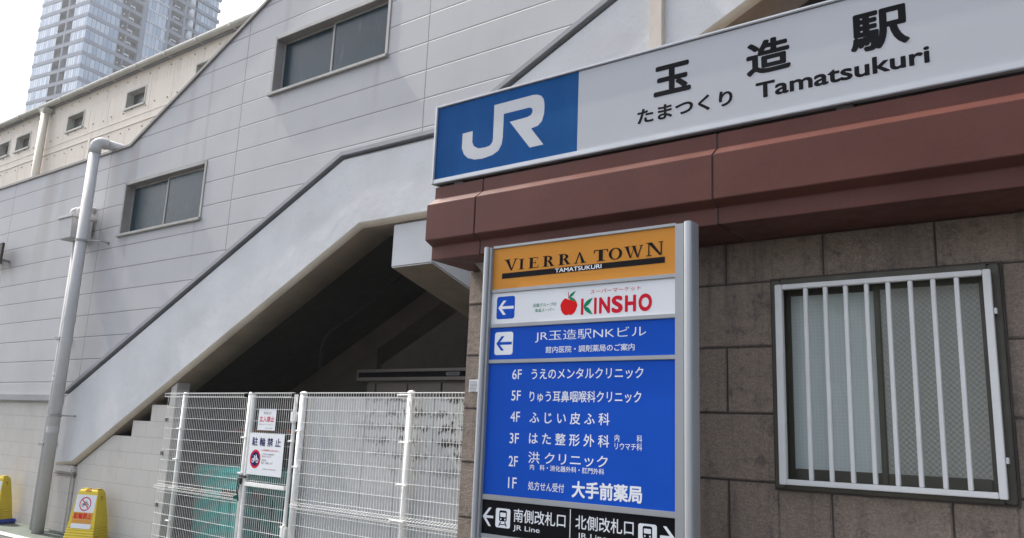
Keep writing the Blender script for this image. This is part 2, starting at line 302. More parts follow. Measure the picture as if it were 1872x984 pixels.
# ------------------------------------------------------------------ mesh helpers
class MB:
    def __init__(s): s.v = []; s.f = []
    def add(s, vs, fs):
        k = len(s.v); s.v += [tuple(v) for v in vs]; s.f += [tuple(i + k for i in f) for f in fs]; return s
    def box(s, x0, x1, y0, y1, z0, z1):
        return s.add([(x0, y0, z0), (x1, y0, z0), (x1, y1, z0), (x0, y1, z0), (x0, y0, z1), (x1, y0, z1), (x1, y1, z1), (x0, y1, z1)],
                     [(0, 3, 2, 1), (4, 5, 6, 7), (0, 1, 5, 4), (1, 2, 6, 5), (2, 3, 7, 6), (3, 0, 4, 7)])
    def frustum(s, a, b, z0, z1):     # a, b: (x0,x1,y0,y1)
        return s.add([(a[0], a[2], z0), (a[1], a[2], z0), (a[1], a[3], z0), (a[0], a[3], z0), (b[0], b[2], z1), (b[1], b[2], z1), (b[1], b[3], z1), (b[0], b[3], z1)],
                     [(0, 3, 2, 1), (4, 5, 6, 7), (0, 1, 5, 4), (1, 2, 6, 5), (2, 3, 7, 6), (3, 0, 4, 7)])
    def prism(s, poly, y0, y1):       # convex or simple polygon in (x,z)
        n = len(poly)
        area = sum(poly[i][0] * poly[(i + 1) % n][1] - poly[(i + 1) % n][0] * poly[i][1] for i in range(n))
        if area < 0: poly = poly[::-1]
        return s.add([(x, y0, z) for x, z in poly] + [(x, y1, z) for x, z in poly],
                     [tuple(range(n)), tuple(reversed(range(n, 2 * n)))] + [(i, i + n, (i + 1) % n + n, (i + 1) % n) for i in range(n)])
    def tube(s, pts, r, n=8, cap=True):
        pts = [Vector(p) for p in pts]; rings = []
        rs = r if isinstance(r, (list, tuple)) else [r] * len(pts)
        prev = None
        for i, p in enumerate(pts):
            t = (pts[min(i + 1, len(pts) - 1)] - pts[max(i - 1, 0)]).normalized()
            if prev is None:
                a = t.cross(Vector((0, 0, 1)));
                if a.length < 1e-3: a = t.cross(Vector((0, 1, 0)))
                a.normalize()
            else:
                a = (prev - t * prev.dot(t)).normalized()
            prev = a; b2 = t.cross(a)
            ph = math.pi / 4 if n == 4 else 0
            rings.append([p + (a * math.cos(2 * math.pi * k / n + ph) + b2 * math.sin(2 * math.pi * k / n + ph)) * rs[i] for k in range(n)])
        vs = [v for rg in rings for v in rg]; fs = []
        for i in range(len(pts) - 1):
            for k in range(n):
                fs.append((i * n + k, i * n + (k + 1) % n, (i + 1) * n + (k + 1) % n, (i + 1) * n + k))
        if cap: fs += [tuple(reversed(range(n))), tuple(range((len(pts) - 1) * n, len(pts) * n))]
        return s.add(vs, fs)
    def mesh(s, name, bevel=0.0, smooth=False, seg=2):
        me = bpy.data.meshes.new(name); me.from_pydata(s.v, [], s.f); me.update()
        bm = bmesh.new(); bm.from_mesh(me); bmesh.ops.recalc_face_normals(bm, faces=bm.faces)
        if bevel:
            es = [e for e in bm.edges if len(e.link_faces) == 2 and e.calc_face_angle(0) > 0.5]
            bmesh.ops.bevel(bm, geom=es, offset=bevel, segments=seg, affect='EDGES', clamp_overlap=True)
        bm.to_mesh(me); bm.free()
        if smooth:
            for p in me.polygons: p.use_smooth = True
        return me

def loc_of(o): return Vector(o.location) if o else Vector((0, 0, 0))
def part(name, me, m, parent=None, local=False, shift=None):
    """link one mesh object; a mesh given in world metres is moved into its (unrotated) parent's frame"""
    if isinstance(me, MB): me = me.mesh(name)
    o = bpy.data.objects.new(name, me); COL.objects.link(o)
    if m is not None:
        if not me.materials: me.materials.append(m)
    if parent:
        o.parent = parent
        if not local:
            off = loc_of(parent)
            if parent.parent: off += loc_of(parent.parent)
            me.transform(Matrix.Translation(-off))
    elif shift is not None:
        me.transform(Matrix.Translation(-Vector(shift))); o.location = shift
    return o
def thing(name, label, cat, loc=(0, 0, 0), rz=0.0, group=None):
    o = bpy.data.objects.new(name, None); COL.objects.link(o); o.empty_display_size = 0.2
    o.location = loc; o.rotation_euler = (0, 0, rz); o['label'] = label; o['category'] = cat
    if group: o['group'] = group
    return o
def tag(o, label, cat, group=None):
    o['label'] = label; o['category'] = cat
    if group: o['group'] = group
    return o
def struct(o): o['kind'] = 'structure'; return o

def flat_from_curve(cu):
    o = bpy.data.objects.new('tmp', cu); COL.objects.link(o)
    bpy.context.view_layer.update()
    me = bpy.data.meshes.new_from_object(o.evaluated_get(bpy.context.evaluated_depsgraph_get()))
    bpy.data.objects.remove(o); bpy.data.curves.remove(cu); me.materials.clear()
    return me
def outline(loops, y0, y1):
    """filled outline with holes in (x,z), given thickness from y0 to y1"""
    cu = bpy.data.curves.new('tmp', 'CURVE'); cu.dimensions = '2D'; cu.fill_mode = 'BOTH'; cu.extrude = abs(y1 - y0) / 2
    for lp in loops:
        sp = cu.splines.new('POLY'); sp.points.add(len(lp) - 1); sp.use_cyclic_u = True
        for p, (x, z) in zip(sp.points, lp): p.co = (x, z, 0, 1)
    me = flat_from_curve(cu)
    me.transform(Matrix(((1, 0, 0, 0), (0, 0, -1, (y0 + y1) / 2), (0, 1, 0, 0), (0, 0, 0, 1))))
    return me
def text_flat(body, bold=0.0, space=1.0):
    """one line of print; heavier weights are overprinted copies a hair apart"""
    cu = bpy.data.curves.new('tmp', 'FONT'); cu.body = body; cu.size = 1.0; cu.resolution_u = 4; cu.space_character = space
    cu.fill_mode = 'FRONT'
    if bold < 0: cu.offset = bold
    me = flat_from_curve(cu)
    if bold <= 0: return me
    bm = bmesh.new(); n = 8 if bold > .012 else 4
    for i in range(n):
        c = me.copy(); a = 2 * math.pi * (i + .5) / n
        c.transform(Matrix.Translation((bold * math.cos(a), bold * math.sin(a), i * .003))); bm.from_mesh(c); bpy.data.meshes.remove(c)
    bm.to_mesh(me); bm.free(); return me
def fit(me, x0, x1, z0, z1):
    xs = [v.co.x for v in me.vertices]; ys = [v.co.y for v in me.vertices]
    sx = (x1 - x0) / max(1e-6, max(xs) - min(xs)); sy = (z1 - z0) / max(1e-6, max(ys) - min(ys)); mx, my = min(xs), min(ys)
    for v in me.vertices: v.co = ((v.co.x - mx) * sx + x0, (v.co.y - my) * sy + z0, v.co.z * .012)
    return me
class Plane:
    """a printed face: origin, along, up; out is towards the reader"""
    def __init__(s, o, u=(1, 0, 0), w=(0, 0, 1)):
        s.o = Vector(o); s.u = Vector(u).normalized(); s.w = Vector(w).normalized(); s.n = s.u.cross(s.w)
    def mat(s, d):
        o = s.o + s.n * (d * 0.3)          # print lies flat on its sheet
        return Matrix(((s.u.x, s.w.x, s.n.x, o.x), (s.u.y, s.w.y, s.n.y, o.y), (s.u.z, s.w.z, s.n.z, o.z), (0, 0, 0, 1)))
def wall_plane(y): return Plane((0, y, 0))
def text(name, body, box, pl, m, parent, d=0.002, bold=0.0, space=1.0, local=False):
    me = fit(text_flat(body, bold, space), *box); me.name = name; me.transform(pl.mat(d))
    return part(name, me, m, parent, local)
def join_flat(meshes, name):
    bm = bmesh.new()
    for me in meshes: bm.from_mesh(me); bpy.data.meshes.remove(me)
    me = bpy.data.meshes.new(name); bm.to_mesh(me); bm.free(); return me
def texts(name, items, pl, m, parent, d=0.002, bold=0.0, local=False):
    """each line of print on a panel is a lettering part of its own"""
    for t, bx, b in items: text(name, t, bx, pl, m, parent, d, b if b is not None else bold, 1.0, local)
def poly_flat(loops):
    cu = bpy.data.curves.new('tmp', 'CURVE'); cu.dimensions = '2D'; cu.fill_mode = 'BOTH'
    for lp in loops:
        sp = cu.splines.new('POLY'); sp.points.add(len(lp) - 1); sp.use_cyclic_u = True
        for p, (x, z) in zip(sp.points, lp): p.co = (x, z, 0, 1)
    return flat_from_curve(cu)
def shape(name, loops, pl, m, parent, d=0.002, local=False):
    me = poly_flat(loops); me.name = name; me.transform(pl.mat(d)); return part(name, me, m, parent, local)
def circ(cx, cz, r, n=28, rz=None, a0=0.0, a1=2 * math.pi):
    rz = rz or r
    full = abs(a1 - a0 - 2 * math.pi) < 1e-6
    return [(cx + r * math.cos(a0 + (a1 - a0) * i / (n if full else n - 1)), cz + rz * math.sin(a0 + (a1 - a0) * i / (n if full else n - 1))) for i in range(n)]
def rrect(x0, x1, z0, z1, r, n=5):
    out = []
    for cx, cz, a in ((x1 - r, z1 - r, 0), (x0 + r, z1 - r, 90), (x0 + r, z0 + r, 180), (x1 - r, z0 + r, 270)):
        out += [(cx + r * math.cos(R(a + 90 * i / n)), cz + r * math.sin(R(a + 90 * i / n))) for i in range(n + 1)]
    return out
def bar2(p, q, w):
    p, q = Vector(p), Vector(q); t = (q - p).normalized() * w / 2; n = Vector((-t.y, t.x))
    return [tuple(p + n), tuple(p - n), tuple(q - n), tuple(q + n)]
def shapes(name, loop_sets, pl, m, parent, d=0.002, local=False, step=0.0002):
    mes = []
    for i, lp in enumerate(loop_sets):
        me = poly_flat(lp); me.transform(Matrix.Translation((0, 0, i * step))); mes.append(me)
    me = join_flat(mes, name); me.transform(pl.mat(d)); return part(name, me, m, parent, local)
def two_tone(me, m_side, m_down, lim=-0.3):
    me.materials.append(m_side); me.materials.append(m_down)
    for p in me.polygons:
        if p.normal.z < lim: p.material_index = 1

# ------------------------------------------------------------------ ground
struct(part('ground', MB().add([(-400, -300, 0), (300, -300, 0), (300, 400, 0), (-400, 400, 0)], [(0, 1, 2, 3)]), M['asphalt']))
struct(part('painted_path', MB().add([(-40, 5.33, .004), (-3.6, 5.33, .004), (-3.6, 9.3, .004), (-40, 9.3, .004)], [(0, 1, 2, 3)]), M['green_paint']))
struct(part('road_marking', MB().add([(-40, 5.20, .008), (-3.6, 5.20, .008), (-3.6, 5.345, .008), (-40, 5.345, .008)], [(0, 1, 2, 3)]), M['line']))

# ------------------------------------------------------------------ covered staircase of the station
SY = 5.92
def roof_z(x): return 5.668 if x < -11.73 else 5.668 + 0.474 * (x + 11.73)
def soffit_z(x):
    if x < -6.42: return 0.944 + 0.5055 * (x + 11.94)
    if x < -4.83: return 3.735
    return 3.735 + 0.4787 * (x + 4.83)
def cap_z(x):
    if x < -6.80: return 1.965 + 0.4716 * (x + 12.50)
    if x < -5.19: return 4.653
    return 4.653 + 0.4787 * (x + 5.19)
stair = thing('covered_staircase', 'pale grey clad station staircase on a white painted concrete stringer, two dark windows', 'staircase', (-8, 6.5, 0))
XR = 5.0
w1 = (-11.715, -9.645, 4.27, 5.07); w2 = (-8.385, -6.308, 5.748, 6.53)
hole = lambda w: [(w[0], w[2]), (w[1], w[2]), (w[1], w[3]), (w[0], w[3])]
wall_me = outline([[(-24, 1.92), (-12.5, 1.92), (-6.8, cap_z(-6.8) - .06), (-5.19, 4.593), (XR, cap_z(XR) - .06), (XR, roof_z(XR)), (-11.73, 5.668), (-24, 5.668)],
                   hole(w1), hole(w2)], SY, SY + 0.13)
part('cladding_wall', wall_me, M['siding'], stair)
lower = MB().box(-24, -12.3, SY + .02, SY + .2, 0, 1.83)
part('lower_wall', lower, M['block_white'], stair)
part('ledge', MB().box(-24, -12.42, SY - .055, SY + .1, 1.825, 1.925).mesh('ledge', .012), M['flashing'], stair)
# roof slab and its edge trim
rf = MB().prism([(-24, 5.60), (-11.73, 5.60), (XR, roof_z(XR) - .07), (XR, roof_z(XR) - .01), (-11.73, 5.66), (-24, 5.66)], SY + .13, 8.5)
part('roof', rf, M['flashing'], stair)
tr = MB().prism([(-24, 5.655), (-11.72, 5.655), (XR, roof_z(XR) - .012), (XR, roof_z(XR) + .04), (-11.75, 5.705), (-24, 5.705)], SY - .03, SY + .2)
part('roof_edge', tr.mesh('roof_edge', .008), M['edge_brown'], stair)
# flashing between cladding and stringer
cap = [(-12.50, cap_z(-12.5)), (-6.80, 4.653), (-5.19, 4.653), (XR, cap_z(XR))]
off = [(-12.44, cap_z(-12.44) - .062), (-6.785, 4.653 - .050), (-5.175, 4.653 - .050), (XR, cap_z(XR) - .055)]
part('flashing_strip', MB().prism(cap + off[::-1], 5.795, SY + .01).mesh('flashing_strip', .003), M['flashing'], stair)
# stringer: painted face, raw underside
st_poly = [(-12.48, cap_z(-12.48) - .06), (-6.80, 4.60), (-5.19, 4.60), (XR, cap_z(XR) - .06), (XR, soffit_z(XR)), (-4.83, 3.735), (-6.42, 3.735), (-11.94, .944), (-12.48, .90)]
me = outline([st_poly], 5.82, 6.28)
bm = bmesh.new(); bm.from_mesh(me); bmesh.ops.remove_doubles(bm, verts=bm.verts, dist=1e-4); bmesh.ops.recalc_face_normals(bm, faces=bm.faces)
es = [e for e in bm.edges if len(e.link_faces) == 2 and abs(e.calc_face_angle(0) - math.pi / 2) < .05 and all(abs(v.co.y - 5.82) < .001 for v in e.verts)]
bmesh.ops.bevel(bm, geom=es, offset=.055, segments=1, affect='EDGES'); bm.to_mesh(me); bm.free(); me.update()
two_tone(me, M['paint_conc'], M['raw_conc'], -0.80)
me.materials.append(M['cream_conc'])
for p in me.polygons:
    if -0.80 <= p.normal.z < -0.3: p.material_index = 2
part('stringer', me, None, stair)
pl_ = MB().box(-12.47, -11.95, 5.85, 6.2, 0, .80).box(-12.48, -11.93, 5.83, 6.2, .812, .93)
part('pilaster', pl_.mesh('pilaster', .03, seg=3), M['block_white'], stair)
part('stain_band', MB().box(-12.47, -11.90, 5.845, 6.2, .799, .813), M['raw_conc'], stair)
# stair slab between the stringers, and the far stringer
sl = [(-12.0, 1.25), (-6.5, 4.02), (-4.9, 4.02), (XR, soffit_z(XR) + .28), (XR, soffit_z(XR) + .45), (-4.9, 4.2), (-6.5, 4.2), (-12.0, 1.42)]
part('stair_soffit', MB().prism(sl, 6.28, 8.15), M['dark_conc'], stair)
fs = [(-12.48, 1.6), (-6.80, 4.3), (-5.19, 4.3), (XR, soffit_z(XR) + .6), (XR, soffit_z(XR)), (-4.83, 3.735), (-6.42, 3.735), (-11.94, .944), (-12.48, .90)]
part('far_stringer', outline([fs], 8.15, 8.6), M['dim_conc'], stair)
part('far_wall', outline([[(-24, 0), (-12.5, 0), (-12.5, 1.6), (-6.8, 4.3), (-5.19, 4.3), (XR, soffit_z(XR) + .6), (XR, roof_z(XR) - .08), (-11.73, 5.59), (-24, 5.59)]], 8.4, 8.5), M['siding'], stair)
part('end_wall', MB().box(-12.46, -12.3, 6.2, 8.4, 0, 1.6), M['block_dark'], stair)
# cantilever beam under the landing
bmz = MB().add([(-5.985, 5.9, 3.265), (-5.406, 5.9, 3.265), (-5.406, 9.0, 2.42), (-5.985, 9.0, 2.42), (-5.985, 5.9, 3.73), (-5.406, 5.9, 3.73), (-5.406, 9.0, 3.73), (-5.985, 9.0, 3.73)],
               [(0, 3, 2, 1), (4, 5, 6, 7), (0, 1, 5, 4), (1, 2, 6, 5), (2, 3, 7, 6), (3, 0, 4, 7)]).mesh('cantilever_beam', .012)
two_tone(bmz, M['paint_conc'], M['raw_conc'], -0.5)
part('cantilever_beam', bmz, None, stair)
part('column', MB().box(-5.985, -5.406, 8.75, 9.3, 0, 3.0), M['raw_conc'], stair)
# steel cover strip on the upper flight
part('steel_cover', MB().box(-2.955, -2.825, 5.775, 5.83, 4.62, 5.72).mesh('steel_cover', .01), M['rust'], stair)
cd_ = MB().tube([(-7.0, 7.45, 3.72), (-8.62, 7.45, 2.905), (-8.74, 7.45, 2.80), (-8.78, 7.45, 2.68), (-8.78, 7.45, 2.40)], .022, 8)
part('soffit_conduit', cd_.mesh('soffit_conduit', smooth=True), M['black'], stair)
# windows
def siding_window(w, parent):
    x0, x1, z0, z1 = w; y = SY; t = .05
    f = part('window', (MB().box(x0 - .02, x0 + .03, y - .012, y + .13, z0, z1 + .02).box(x1 - .03, x1 + .02, y - .012, y + .13, z0, z1 + .02)
                        .box(x0 + .031, x1 - .031, y - .012, y + .13, z1 - .03, z1 + .02)).mesh('window', .005), M['alu_dull'], parent)
    part('sill', MB().box(x0 - .03, x1 + .03, y - .045, y + .14, z0 - .03, z0 + .012).mesh('sill', .006), M['alu_dull'], f)
    xm = (x0 + x1) / 2
    for a, b, yy in ((x0 + .03, xm + .02, y + .105), (xm - .02, x1 - .03, y + .075)):
        s = MB().box(a, a + .035, yy, yy + .028, z0 + .012, z1 - .03).box(b - .035, b, yy, yy + .028, z0 + .012, z1 - .03)
        s.box(a + .036, b - .036, yy, yy + .028, z0 + .012, z0 + .06).box(a + .036, b - .036, yy, yy + .028, z1 - .06, z1 - .03)
        sash = part('sash', s.mesh('sash', .004), M['alu_dull'], f)
        part('pane', MB().box(a + .03, b - .03, yy + .010, yy + .016, z0 + .05, z1 - .05), M['pane_dark'], f)
    part('dark_room', MB().box(x0, x1, y + .6, y + .62, z0 - .3, z1 + .3), M['black'], parent) if False else None
siding_window(w1, stair); siding_window(w2, stair)

# rear wall of the space under the stairs
rw = part('rear_wall', MB().box(-13.0, -3.0, 9.6, 9.8, 0, 4.6), M['dark_conc'], shift=(-8, 9.6, 0))  # black material puts the under-stair shade into the wall colour
tag(rw, 'wall coloured black for shade deep behind the storage shed under the stairs', 'wall')
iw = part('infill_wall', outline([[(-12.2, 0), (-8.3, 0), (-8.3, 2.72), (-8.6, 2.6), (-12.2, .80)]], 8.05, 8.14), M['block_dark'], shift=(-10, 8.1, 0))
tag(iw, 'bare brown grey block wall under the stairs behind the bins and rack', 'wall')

# painted block wall under the lower flight
bw = outline([[(-11.95, 0), (-9.67, 0), (-9.67, 2.10), (-9.79, 2.10), (-9.79, 1.806), (-10.19, 1.806), (-10.19, 1.592), (-10.61, 1.592), (-10.61, 1.384), (-11.07, 1.384), (-11.93, .945)]], 5.9, 6.08)
bw = part('block_wall', bw, M['block_white'], shift=(-10.8, 5.99, 0))
tag(bw, 'stepped white painted block wall filling under the low end of the stairs', 'wall')
cl = MB()
for x, z in ((-9.83, 1.60), (-9.84, 1.18), (-9.82, .55)):
    cl.box(x, x + .025, 5.885, 5.9, z, z + .045).box(x + .035, x + .05, 5.885, 5.9, z, z + .045)
part('wire_clip', cl, M['black'], bw)

# ------------------------------------------------------------------ station building
BY = 4.40; X0 = -3.66; XB = 6.0
stn = thing('station_building', 'brown rough stone station building with a dark red moulded cornice', 'building', (0, 5, 0))
zj = [0, .33, .69, 1.05, 1.411, 1.770, 2.135, 2.497, 2.741]
win = (-1.474, -.396, 1.388, 2.490)
wallb = MB(); tones = []
g = .005
for r in range(len(zj) - 1):
    z0, z1 = zj[r], zj[r + 1]
    o = -1.748 if (len(zj) - 2 - r) % 2 == 0 else -1.478
    xs = [o + .544 * k for k in range(-4, 16)]
    xs = [X0] + [x for x in xs if X0 + .12 < x < XB] + [XB]
    for a, b in zip(xs, xs[1:]):
        rects = [(a + g, b - g, z0 + g, z1 - g)]
        wx0, wx1, wz0, wz1 = win
        out = []
        for (p, q, s, t) in rects:
            if q <= wx0 or p >= wx1 or t <= wz0 or s >= wz1: out.append((p, q, s, t)); continue
            if p < wx0: out.append((p, wx0, s, t))
            if q > wx1: out.append((wx1, q, s, t))
            p2, q2 = max(p, wx0), min(q, wx1)
            if s < wz0: out.append((p2, q2, s, wz0 - .001))
            if t > wz1: out.append((p2, q2, wz1 + .001, t))
        tone = random.random()
        for (p, q, s, t) in out:
            if q - p < .012 or t - s < .012: continue
            wallb.box(p, q, BY + random.uniform(-.002, .002), BY + .06, s, t); tones.append(tone)
bm = bmesh.new()
lay = bm.faces.layers.float.new('block_tone')
for i, tone in enumerate(tones):
    vs = [bm.verts.new(wallb.v[i * 8 + k]) for k in range(8)]
    fcs = []
    for f in ((0, 3, 2, 1), (4, 5, 6, 7), (0, 1, 5, 4), (1, 2, 6, 5), (2, 3, 7, 6), (3, 0, 4, 7)):
        fc = bm.faces.new([vs[k] for k in f]); fc[lay] = tone; fcs.append(fc)
    es = [e for e in fcs[2].edges]
    rr = bmesh.ops.bevel(bm, geom=es, offset=.006, segments=2, affect='EDGES')
    for fc in rr['faces']: fc[lay] = tone
bmesh.ops.recalc_face_normals(bm, faces=bm.faces)
me = bpy.data.meshes.new('stone_wall'); bm.to_mesh(me); bm.free()
part('stone_wall', me, M['stone'], stn)
bk = outline([[(X0 + .004, 0), (XB, 0), (XB, 2.735), (X0 + .004, 2.735)], [(win[0], win[2]), (win[1], win[2]), (win[1], win[3]), (win[0], win[3])]], BY + .008, BY + .2)
part('mortar_backing', bk, M['mortar'], stn)
part('side_wall', MB().box(X0 + .002, X0 + .2, BY + .2, 7.4, 0, 2.735), M['stone'], stn)
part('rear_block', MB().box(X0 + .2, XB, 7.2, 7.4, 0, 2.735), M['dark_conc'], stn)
part('roof_slab', MB().box(X0 + .004, XB, BY - .25, 7.4, 2.745, 3.235), M['raw_conc'], stn)
prof = [(BY + .002, 2.741), (3.983, 2.741), (3.983, 2.831), (3.910, 2.862), (3.910, 3.108), (3.983, 3.168), (3.983, 3.252), (BY + .002, 3.252)]
cj = [X0, -3.237, -1.619, 0.0, 1.618, 3.236, XB]
for a, b in zip(cj, cj[1:]):
    a2, b2 = a + (0 if a == X0 else .004), b - .004
    m_ = MB(); n = len(prof)
    m_.add([(a2, y, z) for y, z in prof] + [(b2, y, z) for y, z in prof],
           [tuple(range(n)), tuple(reversed(range(n, 2 * n)))] + [(i, (i + 1) % n, (i + 1) % n + n, i + n) for i in range(n)])
    part('cornice', m_.mesh('cornice', .003), M['cornice'], stn)
sl_ = MB(); pr2 = [(BY - .01, 2.745), (3.988, 2.746), (3.988, 2.832), (3.917, 2.864), (3.917, 3.106), (3.988, 3.165), (3.988, 3.246), (BY - .01, 3.246)]
for a in cj[1:-1]:
    n = len(pr2)
    sl_.add([(a - .004, y, z) for y, z in pr2] + [(a + .004, y, z) for y, z in pr2], [tuple(range(n)), tuple(reversed(range(n, 2 * n)))] + [(i, (i + 1) % n, (i + 1) % n + n, i + n) for i in range(n)])
part('sealant_joint', sl_, M['seal'], stn)
part('bracket', MB().prism([(-3.44, 2.739), (-3.36, 2.739), (-3.36, 2.66)], BY - .22, BY - .005), M['alu_dull'], stn)
# window with sliding sashes
wf = MB(); wx0, wx1, wz0, wz1 = win; fw = .045
wf.box(wx0 - .003, wx0 + fw, BY - .03, BY + .16, wz0, wz1).box(wx1 - fw, wx1 + .003, BY - .03, BY + .16, wz0, wz1)
wf.box(wx0 + fw + .001, wx1 - fw - .001, BY - .03, BY + .16, wz1 - .042, wz1 + .003).box(wx0 + fw + .001, wx1 - fw - .001, BY - .03, BY + .16, wz0 - .003, wz0 + .05)
window = part('window', wf.mesh('window', .005), M['olive'], stn)
part('outer_trim', (MB().box(wx0 - .014, wx0 - .004, BY - .012, BY + .05, wz0 - .014, wz1 + .014).box(wx1 + .004, wx1 + .014, BY - .012, BY + .05, wz0 - .014, wz1 + .014)
                    .box(wx0 - .003, wx1 + .003, BY - .012, BY + .05, wz1 + .004, wz1 + .014).box(wx0 - .003, wx1 + .003, BY - .012, BY + .05, wz0 - .014, wz0 - .004)), M['mortar'], window)
for (a, b, y, zlo, zhi, pm) in ((-1.432, -.900, BY + .055, 1.43, 2.452, 'pane_left'), (-.965, -.442, BY + .018, 1.43, 2.452, 'pane_right')):
    s = MB().box(a, a + .030, y, y + .03, zlo, zhi).box(b - .045, b, y, y + .03, zlo, zhi).box(a + .031, b - .046, y, y + .03, zlo, zlo + .06).box(a + .031, b - .046, y, y + .03, zhi - .038, zhi)
    part('sash', s.mesh('sash', .004), M['olive'], window)
    part('pane', MB().box(a + .025, b - .04, y + .012, y + .017, zlo + .05, zhi - .03), M[pm], window)
cu = MB(); nx = 60
for i in range(nx + 1):
    x = -1.46 + i * 1.06 / nx; yy = BY + .21 + .018 * math.sin(i * 1.5) + .006 * math.sin(i * .53)
    cu.v += [(x, yy, 1.40), (x, yy, 2.40)]
    if i: cu.f.append((2 * i - 2, 2 * i, 2 * i + 1, 2 * i - 1))
part('curtain', cu.mesh('curtain', smooth=True), M['curtain'], window)
gr = part('window_grille', (MB().box(-1.441, -1.404, 4.315, 4.352, 1.409, 2.457).box(-.458, -.424, 4.315, 4.352, 1.409, 2.457)
                            .box(-1.403, -.459, 4.315, 4.350, 2.430, 2.456).box(-1.403, -.459, 4.315, 4.350, 1.410, 1.437)).mesh('window_grille', .003), M['white_metal'], stn)
for k in range(8):
    x = -1.291 + .1017 * k
    part('bar', MB().box(x, x + .021, 4.320, 4.344, 1.4375, 2.4295).mesh('bar', .003), M['white_metal'], gr)
for z in (2.245, 1.565):
    part('fixing_bracket', MB().box(-.423, -.411, 4.325, 4.345, z, z + .028).box(-.414, -.411, 4.345, BY - .03, z, z + .028).mesh('fixing_bracket', .002), M['white_metal'], gr)

# paper notice pasted on the pier beside the fence
nt_ = thing('paper_notice', 'small white paper notice with rows of grey print stuck on the stone pier', 'notice', (-3.575, BY - .004, 1.88))
part('sheet', MB().box(-3.607, -3.53, BY - .008, BY - .0045, 1.884, 1.968), M['p_white'], nt_)
pr_ = MB()
for r in range(8):
    z = 1.957 - r * .0095; x = -3.600
    while x < -3.545:
        w = random.uniform(.006, .018); pr_.box(x, min(x + w, -3.54), BY - .0092, BY - .0084, z - .0038, z); x += w + .004
part('printed_lines', pr_, M['ink_grey'], nt_)

# ------------------------------------------------------------------ station name sign
js = thing('station_sign', 'long pale station name board with blue emblem panel above the red cornice', 'sign', (-1, 4.0, 3.255))
SX0, SX1, Z0, Z1 = -3.693, 2.2, 3.276, 3.851
b_ = MB().box(SX0 + .002, SX1 - .002, 3.993, 4.13, Z0 + .002, Z1 - .002)
part('sign_case', b_.mesh('sign_case', .004), M['alu'], js)
fr = MB().box(SX0, SX0 + .022, 3.966, 4.008, Z0, Z1).box(SX1 - .022, SX1, 3.966, 4.008, Z0, Z1).box(SX0 + .0225, SX1 - .0225, 3.966, 4.008, Z1 - .016, Z1).box(SX0 + .0225, SX1 - .0225, 3.966, 4.008, Z0, Z0 + .032)
part('sign_frame', fr.mesh('sign_frame', .004), M['alu'], js)
blue = part('blue_panel', MB().box(SX0 + .0228, -2.515, 3.979, 3.992, Z0 + .033, Z1 - .021), M['jr_blue'], js)
wht = part('name_panel', MB().box(-2.514, SX1 - .0228, 3.979, 3.992, Z0 + .033, Z1 - .021), M['jr_white'], js)
part('underside', MB().box(SX0 + .03, SX1 - .03, 4.011, 4.125, Z0 - .0005, Z0 + .0015), M['black'], js)  # black strip painting the shadow gap below the sign case
part('hanger', MB().box(-3.5, -3.42, 3.99, 4.06, 3.2525, Z0 + .001).box(-1.0, -.92, 3.99, 4.06, 3.2525, Z0 + .001).box(1.2, 1.28, 3.99, 4.06, 3.2525, Z0 + .001), M['seal'], js)  # hangers coloured dark so the gap reads as shade
logo = [(-3.436, 3.603), (-3.348, 3.605), (-3.347, 3.525), (-3.332, 3.494), (-3.291, 3.471), (-3.235, 3.467), (-3.193, 3.473), (-3.173, 3.495), (-3.170, 3.523), (-3.172, 3.753), (-2.856, 3.754), (-2.824, 3.749), (-2.793, 3.734), (-2.775, 3.710), (-2.767, 3.681), (-2.765, 3.651), (-2.766, 3.609), (-2.781, 3.559), (-2.811, 3.534), (-2.863, 3.526), (-2.763, 3.400), (-2.869, 3.399), (-3.037, 3.607), (-2.897, 3.611), (-2.870, 3.619), (-2.857, 3.635), (-2.857, 3.653), (-2.866, 3.667), (-2.884, 3.673), (-3.089, 3.673), (-3.089, 3.507), (-3.096, 3.463), (-3.121, 3.424), (-3.169, 3.402), (-3.253, 3.392), (-3.320, 3.397), (-3.379, 3.418), (-3.415, 3.450), (-3.437, 3.497)]
SP = wall_plane(3.979)
shape('emblem', [logo], SP, M['ink_jr'], blue)
texts('lettering', [('玉', (-2.001, -1.770, 3.541, 3.727), .040), ('造', (-1.450, -1.213, 3.533, 3.729), .034), ('駅', (-0.916, -0.646, 3.524, 3.734), .032),
                    ('たまつくり', (-2.105, -1.530, 3.396, 3.488), .032), ('Tamatsukuri', (-1.402, -0.567, 3.398, 3.488), .026)], SP, M['ink_black'], wht)

# ------------------------------------------------------------------ directory board
PY = 3.75
bd = thing('directory_board', 'tall directory signboard with orange, white, blue and black panels between silver posts', 'sign', (-2.3, 3.75, 0))
BP = wall_plane(PY)
def post_me(x0, x1):
    n = 10; poly = []
    cx, cy, rx, ry = (x0 + x1) / 2, PY + .015, (x1 - x0) / 2, .055
    for k in range(24):
        a = 2 * math.pi * k / 24; c, s = math.cos(a), math.sin(a)
        poly.append((cx + rx * math.copysign(abs(c) ** .55, c), cy + ry * math.copysign(abs(s) ** .55, s)))
    m_ = MB(); n = len(poly)
    m_.add([(x, y, 0) for x, y in poly] + [(x, y, 2.703) for x, y in poly], [tuple(reversed(range(n))), tuple(range(n, 2 * n))] + [(i, (i + 1) % n, (i + 1) % n + n, i + n) for i in range(n)])
    return m_.mesh('post', .003)
part('post', post_me(-2.990, -2.956), M['sign_alu'], bd)
part('post', post_me(-1.700, -1.652), M['sign_alu'], bd)
part('channel', MB().box(-2.9545, -2.938, 3.728, 3.80, .35, 2.698).mesh('channel', .002), M['sign_rail'], bd)
